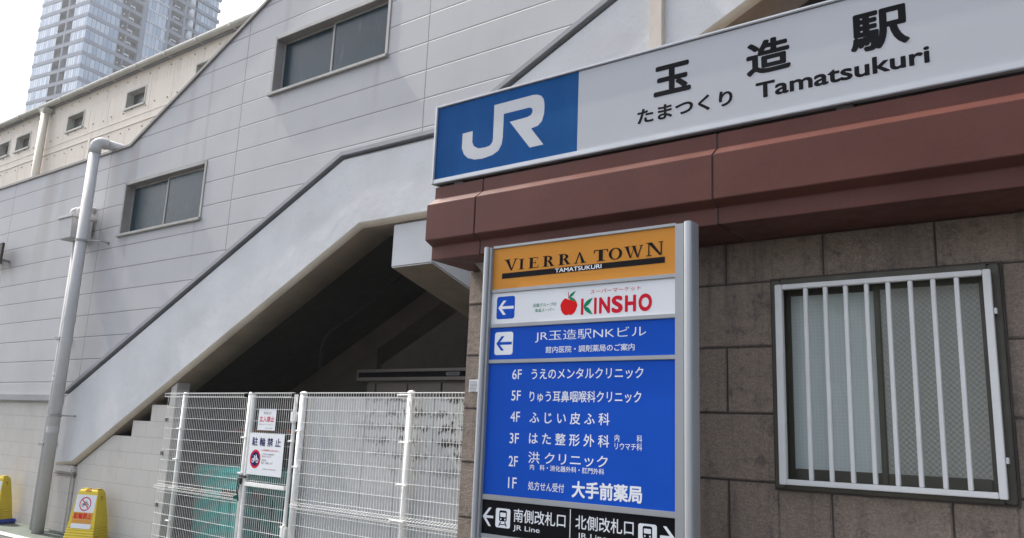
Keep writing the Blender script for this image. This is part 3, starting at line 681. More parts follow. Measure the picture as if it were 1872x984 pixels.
part('channel', MB().box(-1.750, -1.7015, 3.728, 3.80, .35, 2.698).mesh('channel', .002), M['sign_rail'], bd)
xa, xb = -2.9375, -1.7505
for z0, z1 in ((2.692, 2.708), (2.4215, 2.443), (2.2145, 2.236), (2.006, 2.0275), (1.242, 1.271), (1.040, 1.058), (.35, .38)):
    part('rail', MB().box(xa, xb, 3.740, 3.79, z0, z1).mesh('rail', .002), M['sign_rail'], bd)
def panel(z0, z1, m): return part('panel', MB().box(xa, xb, PY, PY + .03, z0 + .0005, z1 - .0005), M[m], bd)
p_o = panel(2.443, 2.692, 'p_orange'); p_w = panel(2.236, 2.4215, 'p_white'); p_b1 = panel(2.0275, 2.2145, 'p_blue')
p_b2 = panel(1.271, 2.006, 'p_blue'); p_k = panel(1.058, 1.242, 'p_black'); p_l = panel(.38, 1.040, 'p_white')
# serif lettering drawn stroke by stroke
def serif(ch, w):
    t = .21; h = .065; s = .055; P = []
    rect = lambda a, b, c, d: [[(a, c), (b, c), (b, d), (a, d)]]
    if ch == 'V': P += [[[(.10 * w, 1), (.36 * w, 1), (.60 * w, 0), (.50 * w, 0)]], [[(.80 * w, 1), (.89 * w, 1), (.585 * w, .0), (.53 * w, .10)]], rect(0, .46 * w, 1 - s, 1.0), rect(.68 * w, w, 1 - s, 1.0)]
    if ch == 'L': P += [[[(.64 * w, 0), (.90 * w, 0), (.50 * w, 1), (.40 * w, 1)]], [[(.11 * w, 0), (.20 * w, 0), (.46 * w, .82), (.43 * w, .98)]], rect(.54 * w, w, 0, s), rect(0, .32 * w, 0, s)]
    if ch == 'I': P += [rect(.28 * w, .74 * w, 0, 1), rect(0, w, 0, s), rect(0, w, 1 - s, 1)]
    if ch == 'E': P += [rect(.14 * w, .14 * w + .30 * w, 0, 1), rect(0, .93 * w, 1 - h, 1), rect(.1 * w, .74 * w, .47, .47 + h), rect(0, w, 0, h),
                        [[(.87 * w, 1), (.93 * w, 1), (.93 * w, .76), (.90 * w, .76)]], [[(.92 * w, 0), (w, 0), (w, .30), (.96 * w, .30)]], rect(.70 * w, .75 * w, .36, .66)]
    if ch == 'R': P += [rect(.13 * w, .37 * w, 0, 1), rect(0, .52 * w, 0, s), rect(0, .4 * w, 1 - s, 1),
                        [circ(.40 * w, .735, .42 * w, 18, .265, -math.pi / 2, math.pi / 2), ] , [[(.44 * w, .50), (.66 * w, .50), (.93 * w, .03), (.70 * w, .03)]], rect(.66 * w, w, 0, s)]
    if ch == 'T': P += [rect(.36 * w, .64 * w, 0, 1), rect(.20 * w, .80 * w, 0, s), rect(.04 * w, .96 * w, 1 - h, 1), [[(0, .72), (.04 * w, .72), (.13 * w, 1), (.02 * w, 1)]], [[(.96 * w, .72), (w, .72), (.98 * w, 1), (.87 * w, 1)]]]
    if ch == 'O': P += [[circ(.5 * w, .5, .5 * w, 30, .53), circ(.5 * w, .5, .29 * w, 30, .46)]]
    if ch == 'W': P += [[[(.05 * w, 1), (.22 * w, 1), (.37 * w, 0), (.30 * w, 0)]], [[(.50 * w, .86), (.54 * w, .95), (.37 * w, 0), (.33 * w, .05)]], [[(.42 * w, 1), (.58 * w, 1), (.74 * w, 0), (.67 * w, 0)]],
                        [[(.88 * w, 1), (.94 * w, 1), (.74 * w, 0), (.70 * w, .07)]], rect(0, .30 * w, 1 - s, 1), rect(.37 * w, .64 * w, 1 - s, 1), rect(.80 * w, w, 1 - s, 1)]
    if ch == 'N': P += [rect(.12 * w, .19 * w, 0, 1), rect(.84 * w, .91 * w, 0, 1), [[(.08 * w, 1), (.34 * w, 1), (.91 * w, 0), (.78 * w, 0)]], rect(0, .32 * w, 0, s), rect(.70 * w, w, 1 - s, 1), rect(0, .26 * w, 1 - s, 1)]
    return P
cells = [('V', -2.860, -2.755, 2.551, 2.620), ('I', -2.751, -2.710, 2.551, 2.614), ('E', -2.681, -2.610, 2.551, 2.614), ('R', -2.581, -2.500, 2.551, 2.614), ('R', -2.475, -2.391, 2.551, 2.614), ('L', -2.371, -2.289, 2.551, 2.614),
         ('T', -2.243, -2.152, 2.550, 2.614), ('O', -2.148, -2.066, 2.551, 2.613), ('W', -2.054, -1.940, 2.549, 2.614), ('N', -1.923, -1.824, 2.549, 2.621)]
sets = []
for ch, a, b, z0, z1 in cells:
    for lps in serif(ch, 1.0):
        if ch == 'R' and len(lps[0]) == 18:      # the bowl is a half ring
            o_ = circ(.34, .735, .48, 18, .265, -math.pi / 2, math.pi / 2); i_ = circ(.36, .735, .23, 18, .205, -math.pi / 2, math.pi / 2)
            lps = [o_ + i_[::-1]]
        sets.append([[(a + x * (b - a), z0 + z * (z1 - z0)) for x, z in lp] for lp in lps])
shapes('lettering', sets, BP, M['ink_black'], p_o, .0018, step=.00004)
part('underline_bar', MB().box(-2.869, -1.816, PY - .0016, PY - .0004, 2.5055, 2.5375), M['ink_black'], p_o)
text('lettering', 'TAMATSUKURI', (-2.493, -2.192, 2.510, 2.5335), wall_plane(PY - .0016), M['ink_white'], p_o, .0014, .012)
def arrow_icon(x0, x1, z0, z1, mb, mi, parent):
    shape('arrow_tile', [rrect(x0, x1, z0, z1, .016)], BP, mb, parent, .0015)
    w, h = x1 - x0, z1 - z0; cz = (z0 + z1) / 2; lw = .0165
    tip = (x0 + .012, cz)
    shapes('arrow', [[bar2((x0 + .022, cz), (x1 - .008, cz), lw)],
                     [[tip, (tip[0] + .036, cz + .042), (tip[0] + .058, cz + .042), (tip[0] + .020, cz), (tip[0] + .058, cz - .042), (tip[0] + .036, cz - .042)]]], BP, mi, parent, .0025)
arrow_icon(-2.899, -2.767, 2.2645, 2.3985, M['p_blue'], M['ink_white'], p_w)
arrow_icon(-2.902, -2.770, 2.055, 2.188, M['ink_white'], M['p_blue'], p_b1)
texts('lettering', [('近鉄グループの', (-2.638, -2.478, 2.321, 2.342), .01), ('食品スーパー', (-2.623, -2.490, 2.291, 2.312), .01)], BP, M['ink_green'], p_w)
texts('lettering', [('スーパーマーケット', (-2.259, -1.953, 2.372, 2.396), .006)], BP, M['ink_red'], p_w)
zk0, zk1 = 2.2605, 2.350
texts('shop_name', [('I', (-2.234, -2.218, zk0, zk1), 0), ('N', (-2.203, -2.135, zk0, zk1), .045), ('S', (-2.126, -2.058, zk0 - .002, zk1 + .002), .045), ('H', (-2.046, -1.980, zk0, zk1), .045), ('O', (-1.966, -1.888, zk0 - .002, zk1 + .002), .045),
                    ('I', (-2.317, -2.301, zk0, zk1), 0)], BP, M['ink_red'], p_w)
def leaf(p, q, w, n=10, asym=.0):
    p, q = Vector(p), Vector(q); d = q - p; nn = Vector((-d.y, d.x)).normalized(); a = []; b = []
    for i in range(n + 1):
        t = i / n; k = math.sin(math.pi * t ** .8) * w
        a.append(tuple(p + d * t + nn * k * (1 + asym))); b.append(tuple(p + d * t - nn * k * (1 - asym)))
    return a + b[1:-1][::-1]
for a, b, w in (((-2.300, 2.304), (-2.243, 2.351), .012), ((-2.300, 2.306), (-2.243, 2.259), .012), ((-2.397, 2.362), (-2.352, 2.397), .008), ((-2.396, 2.364), (-2.353, 2.337), .0085)):
    shape('leaf', [leaf(a, b, w)], BP, M['ink_green'], p_w, .0030)
ap = []
for k in range(40):
    a = 2 * math.pi * k / 40; rx, rz = .0565, .0505
    x, z = math.cos(a) * rx, math.sin(a) * rz
    if a < math.pi: z -= .012 * math.exp(-(x / .016) ** 2); z += .004 * math.exp(-((abs(x) - .026) / .014) ** 2)
    else: x *= .93 - .08 * math.sin(-a) ** 2 * 0; z += .006 * math.exp(-(x / .010) ** 2)
    ap.append((-2.3965 + x, 2.3105 + z))
shape('apple', [ap], BP, M['ink_apple'], p_w, .0018)
shape('apple_stem', [[(-2.4005, 2.352), (-2.3965, 2.352), (-2.3985, 2.392), (-2.4025, 2.391)]], BP, M['ink_red'], p_w, .0024)
texts('lettering', [('JR玉造駅NKビル', (-2.615, -1.920, 2.119, 2.184), -.004), ('館内医院・調剤薬局のご案内', (-2.542, -1.986, 2.057, 2.0945), .010)], BP, M['ink_white'], p_b1)
texts('lettering', [('6F', (-2.765, -2.699, 1.914, 1.970), .006), ('うえのメンタルクリニック', (-2.632, -1.934, 1.912, 1.971), .010),
                    ('5F', (-2.765, -2.700, 1.794, 1.850), .006), ('りゅう耳鼻咽喉科クリニック', (-2.639, -1.945, 1.788, 1.849), .010),
                    ('4F', (-2.766, -2.700, 1.676, 1.733), .006), ('ふ じ い 皮 ふ 科', (-2.634, -2.127, 1.671, 1.735), .012),
                    ('3F', (-2.766, -2.702, 1.557, 1.614), .006), ('は た 整 形 外 科', (-2.633, -2.127, 1.558, 1.622), .012),
                    ('内　　　科', (-2.095, -1.938, 1.591, 1.628), .012), ('リウマチ科', (-2.095, -1.938, 1.550, 1.587), .010),
                    ('2F', (-2.766, -2.703, 1.432, 1.489), .006), ('洪 クリニック', (-2.634, -2.134, 1.456, 1.518), .006),
                    ('内　科・消化器外科・肛門外科', (-2.620, -2.154, 1.421, 1.451), .012),
                    ('1F', (-2.764, -2.706, 1.314, 1.373), .006), ('処方せん受付', (-2.628, -2.395, 1.314, 1.360), .010), ('大手前薬局', (-2.347, -1.936, 1.295, 1.381), .032)], BP, M['ink_white'], p_b2)
texts('lettering', [('南側改札口', (-2.717, -2.381, 1.138, 1.208), .012), ('JR Line', (-2.718, -2.543, 1.088, 1.122), .004), ('北側改札口', (-2.320, -1.981, 1.139, 1.210), .012), ('JR Line', (-2.306, -2.131, 1.088, 1.122), .004)], BP, M['ink_white'], p_k)
def train_icon(x0, x1, z0, z1):
    shape('train_tile', [rrect(x0, x1, z0, z1, .012)], BP, M['ink_white'], p_k, .0015)
    w, h = x1 - x0, z1 - z0; X = lambda u: x0 + u * w; Z = lambda v: z0 + v * h
    shapes('train_symbol', [[rrect(X(.24), X(.76), Z(.33), Z(.90), .010), rrect(X(.31), X(.69), Z(.56), Z(.78), .003), circ(X(.36), Z(.44), .0048, 12), circ(X(.64), Z(.44), .0048, 12)],
                            [bar2((X(.36), Z(.30)), (X(.24), Z(.08)), .007)], [bar2((X(.64), Z(.30)), (X(.76), Z(.08)), .007)], [bar2((X(.30), Z(.17)), (X(.70), Z(.17)), .005)]], BP, M['p_black'], p_k, .0023)
train_icon(-2.841, -2.740, 1.099, 1.202); train_icon(-1.956, -1.855, 1.099, 1.202)
def plain_arrow(x0, x1, cz, sgn):
    tip = x0 if sgn < 0 else x1; k = -sgn; hh = .050
    shapes('arrow', [[bar2((tip + k * .018, cz), (x1 if sgn < 0 else x0, cz), .013)],
                     [[(tip, cz), (tip + k * .044, cz + hh), (tip + k * .062, cz + hh), (tip + k * .020, cz), (tip + k * .062, cz - hh), (tip + k * .044, cz - hh)]]], BP, M['ink_white'], p_k)
plain_arrow(-2.933, -2.858, 1.150, -1); plain_arrow(-1.838, -1.760, 1.150, 1)
shape('divider', [[(-2.3545, 1.062), (-2.3495, 1.062), (-2.3495, 1.234), (-2.3545, 1.234)]], BP, M['ink_white'], p_k)

# ------------------------------------------------------------------ mesh fence, gate and what stands behind them
FA = Vector((-9.2, 5.70, 0)); FROT = math.atan2(-.28, 4.8)
def u_of(x): return (x + 9.2) / math.cos(FROT)
ZT, ZM = 1.945, .825
def wire_panel(u0, u1, fold_mid=True, z_lo=.06, pitch=.0385, hp=.126, r=.0023, y=0.0, top=True):
    m_ = MB(); n = max(2, int(round((u1 - u0) / pitch)))
    path = [(0, z_lo)]
    if fold_mid: path += [(0, ZM - .035), (-.05, ZM - .015), (-.05, ZM + .008), (0, ZM + .028)]
    if top: path += [(0, ZT - .052), (-.045, ZT - .045), (-.045, ZT - .005), (0, ZT)]
    else: path += [(0, ZT - .03)]
    for i in range(n + 1):
        u = u0 + (u1 - u0) * i / n
        m_.tube([(u, y + a, b) for a, b in path], r, 4)
    zs = []
    z = ZT - .05
    lo = ZM + .05 if fold_mid else z_lo
    k = 0
    while z > z_lo:
        if not fold_mid or abs(z - ZM) > .05: zs.append((y - r * 1.6, z, .0029))
        z -= hp
    if fold_mid: zs += [(y - .052, ZM - .015, .003), (y - .052, ZM + .008, .003), (y - .004, ZM - .035, .003), (y - .004, ZM + .028, .003)]
    if top: zs += [(y - .048, ZT - .045, .003), (y - .048, ZT - .006, .003), (y - .003, ZT + .001, .003)]
    for yy, z, rr in zs: m_.tube([(u0 - .01, yy, z), (u1 + .01, yy, z)], rr, 4)
    return m_
def post_tube(u, r, z1, y=0.02, cap=True):
    m_ = MB(); pts = [(u, y, 0), (u, y, z1)]; m_.tube(pts, r, 14)
    if cap: m_.tube([(u, y, z1), (u, y, z1 + .012), (u, y, z1 + .022), (u, y, z1 + .028)], [r * 1.12, r * 1.05, r * .7, r * .15], 14)
    me_ = m_.mesh('post')
    for p in me_.polygons: p.use_smooth = len(p.vertices) == 4
    return me_
def clamp_mb(u, z, w=.11, y=-.005):
    m_ = MB(); m_.tube([(u - w / 2, y - .012, z), (u + w / 2, y - .012, z)], .008, 6); m_.tube([(u - w / 2, y - .022, z), (u - w / 2, y + .01, z)], .011, 6); m_.tube([(u + w / 2, y - .022, z), (u + w / 2, y + .01, z)], .011, 6)
    return m_
fl = thing('mesh_fence', 'white welded wire fence panel between block wall and gate, teal bin showing through', 'fence', FA, FROT)
part('wire_mesh', wire_panel(u_of(-9.53), u_of(-7.80)), M['fence_white'], fl, True)
part('post', post_tube(u_of(-9.17), .026, 1.93), M['fence_white'], fl, True)
part('post', post_tube(u_of(-7.765), .022, 1.93), M['fence_white'], fl, True)
for z in (1.52, 1.16, ZM, .45): part('clamp', clamp_mb(u_of(-9.17), z, .075), M['fence_white'], fl, True)
for z in (1.46, 1.08): part('clamp', clamp_mb(u_of(-7.765), z, .06), M['fence_white'], fl, True)
fr_ = thing('mesh_fence', 'white welded wire fence panel between gate and stone pier in front of scuffed sheet', 'fence', (FA.x + 2.43 * math.cos(FROT), FA.y + 2.43 * math.sin(FROT), 0), FROT)
du = 2.43
part('wire_mesh', wire_panel(u_of(-6.76) - du, u_of(-3.95) - du), M['fence_white'], fr_, True)
part('post', post_tube(u_of(-6.79) - du, .038, 1.935), M['fence_white'], fr_, True)
part('post', post_tube(u_of(-5.18) - du, .034, 1.94), M['fence_white'], fr_, True)
for z in (1.50, 1.13): part('clamp', clamp_mb(u_of(-5.18) - du, z, .12, -.02), M['fence_white'], fr_, True)
for z in (ZM, ZT - .025): part('clamp', clamp_mb(u_of(-5.18) - du, z, .17, -.05), M['fence_white'], fr_, True)
for z in (1.56, 1.20): part('clamp', clamp_mb(u_of(-6.76) - du, z, .07, -.02), M['fence_white'], fr_, True)
# gate
gx0, gx1 = -7.69, -6.86
gt = thing('mesh_gate', 'narrow white mesh gate with two warning signs hung on it', 'gate', (FA.x + u_of(gx1) * math.cos(FROT), FA.y + u_of(gx1) * math.sin(FROT), 0), FROT)
gu = u_of(gx1); a_, b_ = u_of(gx0) - gu, 0.0
fm = MB().tube([(a_ + .02, 0.005, .08), (a_ + .02, .005, 1.93)], .026, 12).tube([(b_ - .035, .005, .08), (b_ - .035, .005, 1.93)], .020, 12)
me = fm.mesh('gate_frame', smooth=False); part('gate_frame', me, M['fence_white'], gt, True)
part('cross_rail', MB().box(a_ + .05, b_ - .058, -.03, .02, .955, .998).mesh('cross_rail', .004), M['fence_white'], gt, True)
part('wire_mesh', wire_panel(a_ + .05, b_ - .06, False, .10), M['fence_white'], gt, True)
for z in (1.70, .55): part('hinge', MB().box(b_ - .05, b_ + .03, -.035, .02, z - .05, z + .05).tube([(b_ - .01, -.025, z - .07), (b_ - .01, -.025, z + .07)], .016, 8).mesh('hinge', .004), M['fence_white'], gt, True)
for z in (1.45, .60): part('clamp', clamp_mb(b_ - .035, z, .06), M['fence_white'], gt, True)
lk = MB().box(a_ - .055, a_ - .005, -.05, -.02, .965, 1.03).box(a_ - .06, a_ + .06, -.032, -.012, 1.035, 1.062)
lk.tube([(a_ - .03, -.035, .96), (a_ - .035, -.04, .90), (a_ - .02, -.045, .84), (a_ - .01, -.04, .79)], .008, 6).tube([(a_ - .06, -.03, 1.0), (a_ - .07, -.035, .93), (a_ - .05, -.045, .86)], .007, 6)
part('chain_lock', lk.mesh('chain_lock', .003), M['black'], gt, True)
# signs hung on the gate
def fpt(x, out=0.0): # point on the fence line
    u = u_of(x); return Vector((FA.x + u * math.cos(FROT) + out * math.sin(FROT), FA.y + u * math.sin(FROT) - out * math.cos(FROT), 0))
def gate_sign(name, label, x0, x1, z0, z1):
    o = thing(name, label, 'sign', fpt((x0 + x1) / 2, .035) + Vector((0, 0, z0)), FROT); w = (x1 - x0) / 2
    pl = part('plate', MB().box(-w, w, 0, .004, 0, z1 - z0).mesh('plate', .001), M['p_white'], o, True)
    return o, w, z1 - z0, Plane((0, 0, 0))
o, w, h, pl = gate_sign('warning_sign', 'small white sign with red no-entry lettering high on the gate', -7.488, -7.165, 1.548, 1.774)
texts('lettering', [('立入禁止', (-.135, .135, .088, .148), .02)], pl, M['ink_red'], o, local=True)
texts('lettering', [('関係者以外', (-.065, .075, .165, .195), .0), ('無断で立ち入ることを禁じます', (-.135, .125, .056, .068), 0), ('JR玉造駅', (-.01, .12, .014, .028), 0)], pl, M['ink_grey'], o, local=True)
o, w, h, pl = gate_sign('parking_ban_sign', 'larger white sign with navy lettering and red ringed bicycle on the gate', -7.612, -6.978, 1.080, 1.514)
texts('lettering', [('駐 輪 禁 止', (-.262, .262, .302, .392), .022)], pl, M['ink_navy'], o, local=True)
texts('lettering', [('ここは駐輪場ではありません！', (-.085, .245, .252, .272), .008)], pl, M['ink_red'], o, local=True)
texts('lettering', [('この付近に 自転車等を', (-.055, .165, .212, .230), .004), ('置かないでください', (-.055, .120, .188, .205), .004), ('発見次第', (-.055, .03, .150, .168), .006), ('撤去・移動します', (-.055, .15, .120, .142), .008), ('JR西日本不動産開発', (-.02, .215, .060, .075), 0)], pl, M['ink_grey'], o, local=True)
cx, cz = -.175, .165
shape('red_ring', [circ(cx, cz, .098, 36)], pl, M['ink_red'], o, .0018, True)
shape('blue_disc', [circ(cx, cz, .075, 36)], pl, M['ink_navy'], o, .0024, True)
def bike(cx, cz, s):
    L = [[circ(cx - .042 * s, cz - .018 * s, .026 * s, 20), circ(cx - .042 * s, cz - .018 * s, .017 * s, 20)], [circ(cx + .042 * s, cz - .018 * s, .026 * s, 20), circ(cx + .042 * s, cz - .018 * s, .017 * s, 20)]]
    for p, q in (((-.042, -.018), (-.016, .022)), ((-.016, .022), (.026, .022)), ((.026, .022), (-.004, -.016)), ((-.004, -.016), (-.042, -.018)), ((-.004, -.016), (-.020, .034)), ((-.032, .034), (-.008, .034)), ((.042, -.018), (.022, .042)), ((.022, .042), (.004, .046))):
        L.append([bar2((cx + p[0] * s, cz + p[1] * s), (cx + q[0] * s, cz + q[1] * s), .0085 * s)])
    return L
shapes('bicycle_symbol', bike(cx, cz, .92), pl, M['ink_white'], o, .003, True, .00005)

# scuffed white sheet behind the fence
sh = thing('sheet_screen', 'white steel sheet screen with black scuff marks behind wire mesh beside the stone pier', 'screen', fpt(-5.3, -.09), FROT)
m_ = MB(); xs = [];  n = 0; u = -1.50; hgt = 1.90; prof = []
while u < 1.50:
    prof += [(u, 0), (u + .452, 0), (u + .455, .005), (u + .459, .005), (u + .462, 0)]; u += .465
k = len(prof)
m_.add([(a, b, .02) for a, b in prof] + [(a, b, hgt) for a, b in prof], [(i, i + 1, i + 1 + k, i + k) for i in range(k - 1)])
part('sheet', m_, M['scuffed'], sh, True)
part('frame', MB().box(-1.50, 1.5, .014, .05, .02, .07).box(-1.43, 1.5, .014, .05, 1.84, 1.89).box(-1.43, -1.38, .0505, .09, .0, 1.89).box(.0, .05, .0505, .09, 0, 1.89), M['alu_dull'], sh, True)

# bins
def bin_(label, x0, x1, y, m, z=1.06):
    o = thing('storage_bin', label, 'bin', ((x0 + x1) / 2, y + .38, 0)); w = (x1 - x0) / 2
    b = MB().frustum((-w + .07, w - .07, -.32, .32), (-w + .03, w - .03, -.36, .36), .03, z - .11)
    for kx in (-.62, -.2, .2, .62): b.frustum((kx * w - .02, kx * w + .02, -.34, -.315), (kx * w - .02, kx * w + .02, -.378, -.355), .06, z - .34)
    part('body', b.mesh('body', .012), m, o, True)
    part('rim', MB().box(-w + .012, w - .012, -.385, .385, z - .15, z - .085).mesh('rim', .012), m, o, True)
    lid = part('lid', MB().frustum((-w, w, -.39, .39), (-w + .04, w - .04, -.35, .35), z - .083, z).mesh('lid', .014), m, o, True)
    for s in (-1, 1): part('handle', MB().box(s * w * .62 - .13, s * w * .62 + .13, -.410, -.386, z - .36, z - .26).mesh('handle', .01), M['brown_dark'], o, True)
    return o
bin_('big teal plastic bin behind the wire fence beside the block wall', -9.93, -8.88, 6.42, M['teal'])
bin_('dark green plastic bin behind the gate', -8.80, -7.70, 6.50, M['teal_dark'], 1.06)
# rack with an orange pole behind the bins
rk = thing('storage_rack', 'dark steel rack standing behind the bins under the stairs', 'rack', (-9.4, 7.7, 0))
r_ = MB()
for x in (-10.6, -9.55, -8.5):
    for y in (7.55, 7.9): r_.box(x - .02, x + .02, y - .02, y + .02, 0, 1.75)
part('upright', r_, M['brown_dark'], rk)
for z in (.9, 1.45): part('shelf', MB().box(-10.62, -8.48, 7.52, 7.92, z, z + .03), M['brown_dark'], rk)
op = part('orange_pole', MB().tube([(-10.75, 7.60, 1.525), (-8.6, 7.60, 1.525)], .028, 12).mesh('orange_pole'), M['orange_pl'], shift=(-9.7, 7.60, 1.525))
tag(op, 'orange plastic pole lying on the rack seen through the mesh', 'pole')

# storage shed
sd_ = thing('storage_shed', 'brown grey steel storage shed under the landing with a black header strip', 'shed', (-6.0, 7.9, 0))
part('body', MB().box(-8.0, -4.1, 7.62, 8.6, 0, 2.225), M['shed'], sd_)
hd = part('header', (MB().box(-8.09, -4.05, 7.49, 8.68, 2.226, 2.268).box(-8.09, -4.05, 7.49, 8.68, 2.336, 2.372).box(-8.09, -8.06, 7.49, 8.68, 2.2685, 2.3355)).mesh('header', .004), M['shed'], sd_)
part('header_strip', MB().box(-8.0595, -4.05, 7.505, 8.6, 2.269, 2.335), M['p_black'], sd_)
xs = [-8.0, -7.82, -7.247, -6.676, -6.10, -5.53, -4.96, -4.1]
for a, b in zip(xs, xs[1:]): part('door_panel', MB().box(a + .012, b - .012, 7.595, 7.62, .06, 2.20).mesh('door_panel', .006), M['shed'], sd_)
bp = wall_plane(7.505)
bd_ = shape('badge', [rrect(-6.535, -6.315, 2.281, 2.326, .02)], bp, M['ink_grey'], sd_, .006)
text('lettering', 'YODOKO', (-6.51, -6.34, 2.292, 2.316), bp, M['black'], sd_, .012, .02)

# ------------------------------------------------------------------ pipes at the left
dp = thing('downpipe', 'thick grey rainwater downpipe bending over the staircase roof edge', 'pipe', (-12.255, 5.64, 0))
arc = [(-12.255, 5.64, 5.66), (-12.255, 5.648, 5.70), (-12.255, 5.675, 5.735), (-12.255, 5.715, 5.755), (-12.255, 5.76, 5.758)]
me = MB().tube([(-12.255, 5.64, 0), (-12.255, 5.64, 5.60)], .079, 22).mesh('pipe', smooth=True); part('pipe', me, M['pvc'], dp)
me = MB().tube([(-12.255, 5.64, 5.56), (-12.255, 5.64, 5.66)] + arc[1:] + [(-12.255, 5.80, 5.757)], .086, 22).mesh('elbow', smooth=True); part('elbow', me, M['pvc'], dp)
me = MB().tube([(-12.255, 5.78, 5.757), (-12.255, 6.5, 5.765)], .074, 22).mesh('outlet_pipe', smooth=True); part('outlet_pipe', me, M['pvc'], dp)
for z in (1.42, 3.0): part('coupling', MB().tube([(-12.255, 5.64, z - .045), (-12.255, 5.64, z + .045)], .084, 22).mesh('coupling', smooth=False), M['pvc'], dp)
for z in (4.19, 1.62):
    c = MB().tube([(-12.255, 5.64, z - .018), (-12.255, 5.64, z + .018)], .090, 20).tube([(-12.17, 5.66, z), (-12.02, 5.80, z), (-12.0, 5.915, z)], .011, 6)
    c.tube([(-12.0, 5.90, z), (-12.0, 5.918, z)], .03, 10)
    part('clamp', c, M['alu_dull'], dp)
cb = thing('cable_conduit', 'thin grey conduit under a square junction box beside the downpipe', 'conduit', (-12.71, 5.8, 0))
bx_ = MB().frustum((-12.87, -12.49, 5.58, 5.88), (-12.89, -12.47, 5.56, 5.88), 4.26, 4.58)
jb = part('junction_box', bx_.mesh('junction_box', .01), M['pvc'], cb)
part('box_lid', MB().box(-12.92, -12.44, 5.54, 5.90, 4.575, 4.625).mesh('box_lid', .008), M['pvc'], jb)
for p, q in ((-12.79, -12.95), (-12.57, -12.45)):
    pts = [(p, 5.70, 4.62), (p, 5.70, 4.70), (p, 5.715, 4.735), (p, 5.75, 4.755), (p, 5.80, 4.76), (p, 5.95, 4.76)]
    part('bend', MB().tube(pts, .052, 14).mesh('bend', smooth=True), M['pvc'], cb)
part('pipe', MB().tube([(-12.69, 5.77, 0), (-12.69, 5.77, 4.27)], .046, 16).mesh('pipe', smooth=True), M['pvc'], cb)
for z in (2.75, 1.2): part('clamp', MB().box(-12.77, -12.61, 5.70, 5.84, z - .02, z + .02).box(-12.71, -12.67, 5.84, 5.93, z - .015, z + .015), M['flashing'], cb)
for z in (2.15, 2.23): part('white_band', MB().tube([(-12.69, 5.77, z - .02), (-12.69, 5.77, z + .02)], .049, 16), M['white_metal'], cb)

# dark projecting sign just inside the left edge
ps = thing('projecting_sign', 'dark framed sign board fixed to the cladding beyond the junction box', 'sign', (-15.5, 5.8, 4.15))
part('board', MB().box(-15.95, -15.20, 5.70, 5.74, 4.14, 4.50).mesh('board', .006), M['brown_dark'], ps)
part('arm', MB().box(-15.7, -15.66, 5.74, 5.93, 4.2, 4.24).box(-15.4, -15.36, 5.74, 5.93, 4.2, 4.24), M['flashing'], ps)

# ------------------------------------------------------------------ yellow stand signs
def stand_sign(loc, rz, label, sc=1.0):
    o = thing('stand_sign', label, 'stand sign', loc, rz, 'yellow no-parking stand signs on the painted path')
    part('base', MB().box(-.275, .275, -.185, .185, 0, .06).mesh('base', .018), M['base_blue'], o, True)
    W0, D0, W1, D1, zb, zt = .225, .145, .150, .070, .06, .672
    def sec(z): t = (z - zb) / (zt - zb); return (W0 + (W1 - W0) * t, D0 + (D1 - D0) * t)
    b = MB(); zs = [zb]
    for k in range(4): z = .09 + k * .032; zs += [z, z + .004, z + .012, z + .016]
    zs += [.25, .60, .652, zt]; rings = []
    for i, z in enumerate(zs):
        w, d = sec(z)
        if z < .22 and i and (i - 1) % 4 in (1, 2): w -= .007; d -= .007
        if z > .64: w -= (z - .64) * .55; d -= (z - .64) * .4
        rings.append([(-w, -d, z), (w, -d, z), (w, d, z), (-w, d, z)])
    vs = [v for r in rings for v in r]; fs = [(3, 2, 1, 0), tuple(len(vs) - 4 + k for k in range(4))]
    for i in range(len(rings) - 1):
        for k in range(4): fs.append((i * 4 + k, i * 4 + (k + 1) % 4, i * 4 + 4 + (k + 1) % 4, i * 4 + 4 + k))
    b.add(vs, fs); part('body', b.mesh('body', .004, seg=1), M['yellow'], o, True)
    part('handle_slot', MB().box(-.035, .035, -.058, .058, .6722, .674).box(-.04, .04, -.070, -.058, .650, .670), M['amber'], o, True)
    for s in (-1, 1): part('top_lug', MB().box(s * .085 - .045, s * .085 + .045, -.050, .050, .6725, .687).mesh('top_lug', .007), M['yellow'], o, True)
    t = Vector((0, -D1 + D0, zt - zb)).normalized()
    pl = Plane((0, -D0, zb), (1, 0, 0), t)
    lab = shape('label', [rrect(-.150, .150, .135, .555, .01)], pl, M['p_white'], o, .0025, True)
    ring = shapes('prohibition_ring', [[circ(0, .440, .088, 30), circ(0, .440, .074, 30)], [bar2((-.054, .494), (.054, .386), .012)]], pl, M['ink_red'], o, .0045, True)
    shapes('bicycle_symbol', bike(0, .440, .78), pl, M['ink_black'], o, .0035, True, .00004)
    shape('orange_stripe', [[(-.150, .245), (.150, .245), (.150, .335), (-.150, .335)]], pl, M['amber'], o, .0035, True)
    shape('amber_stripe', [[(-.150, .195), (.150, .195), (.150, .244), (-.150, .244)]], pl, M['amber'], o, .0035, True)
    texts('lettering', [('駐輪禁止', (-.135, .135, .252, .328), .03)], pl, M['ink_red'], o, .0045, local=True)
    n = Vector((D0 - D1, 0, 0))
    ts = Vector((-(W0 - W1), 0, zt - zb)).normalized()
    o.scale = (sc, sc, sc)
    pls = Plane((W0, 0, zb), (0, 1, 0), ts)
    shapes('side_mark', [[bar2((.0, .485), (.0, .540), .006)], [bar2((-.014, .532), (.014, .532), .008)]], pls, M['ink_black'], o, .003, True)
    return o
stand_sign((-10.95, 5.655, .008), R(23), 'yellow stand sign with ringed bicycle label, nearer the block wall')
stand_sign((-13.76, 5.655, .008), R(23), 'yellow stand sign beyond the thick downpipe, farther from the block wall')

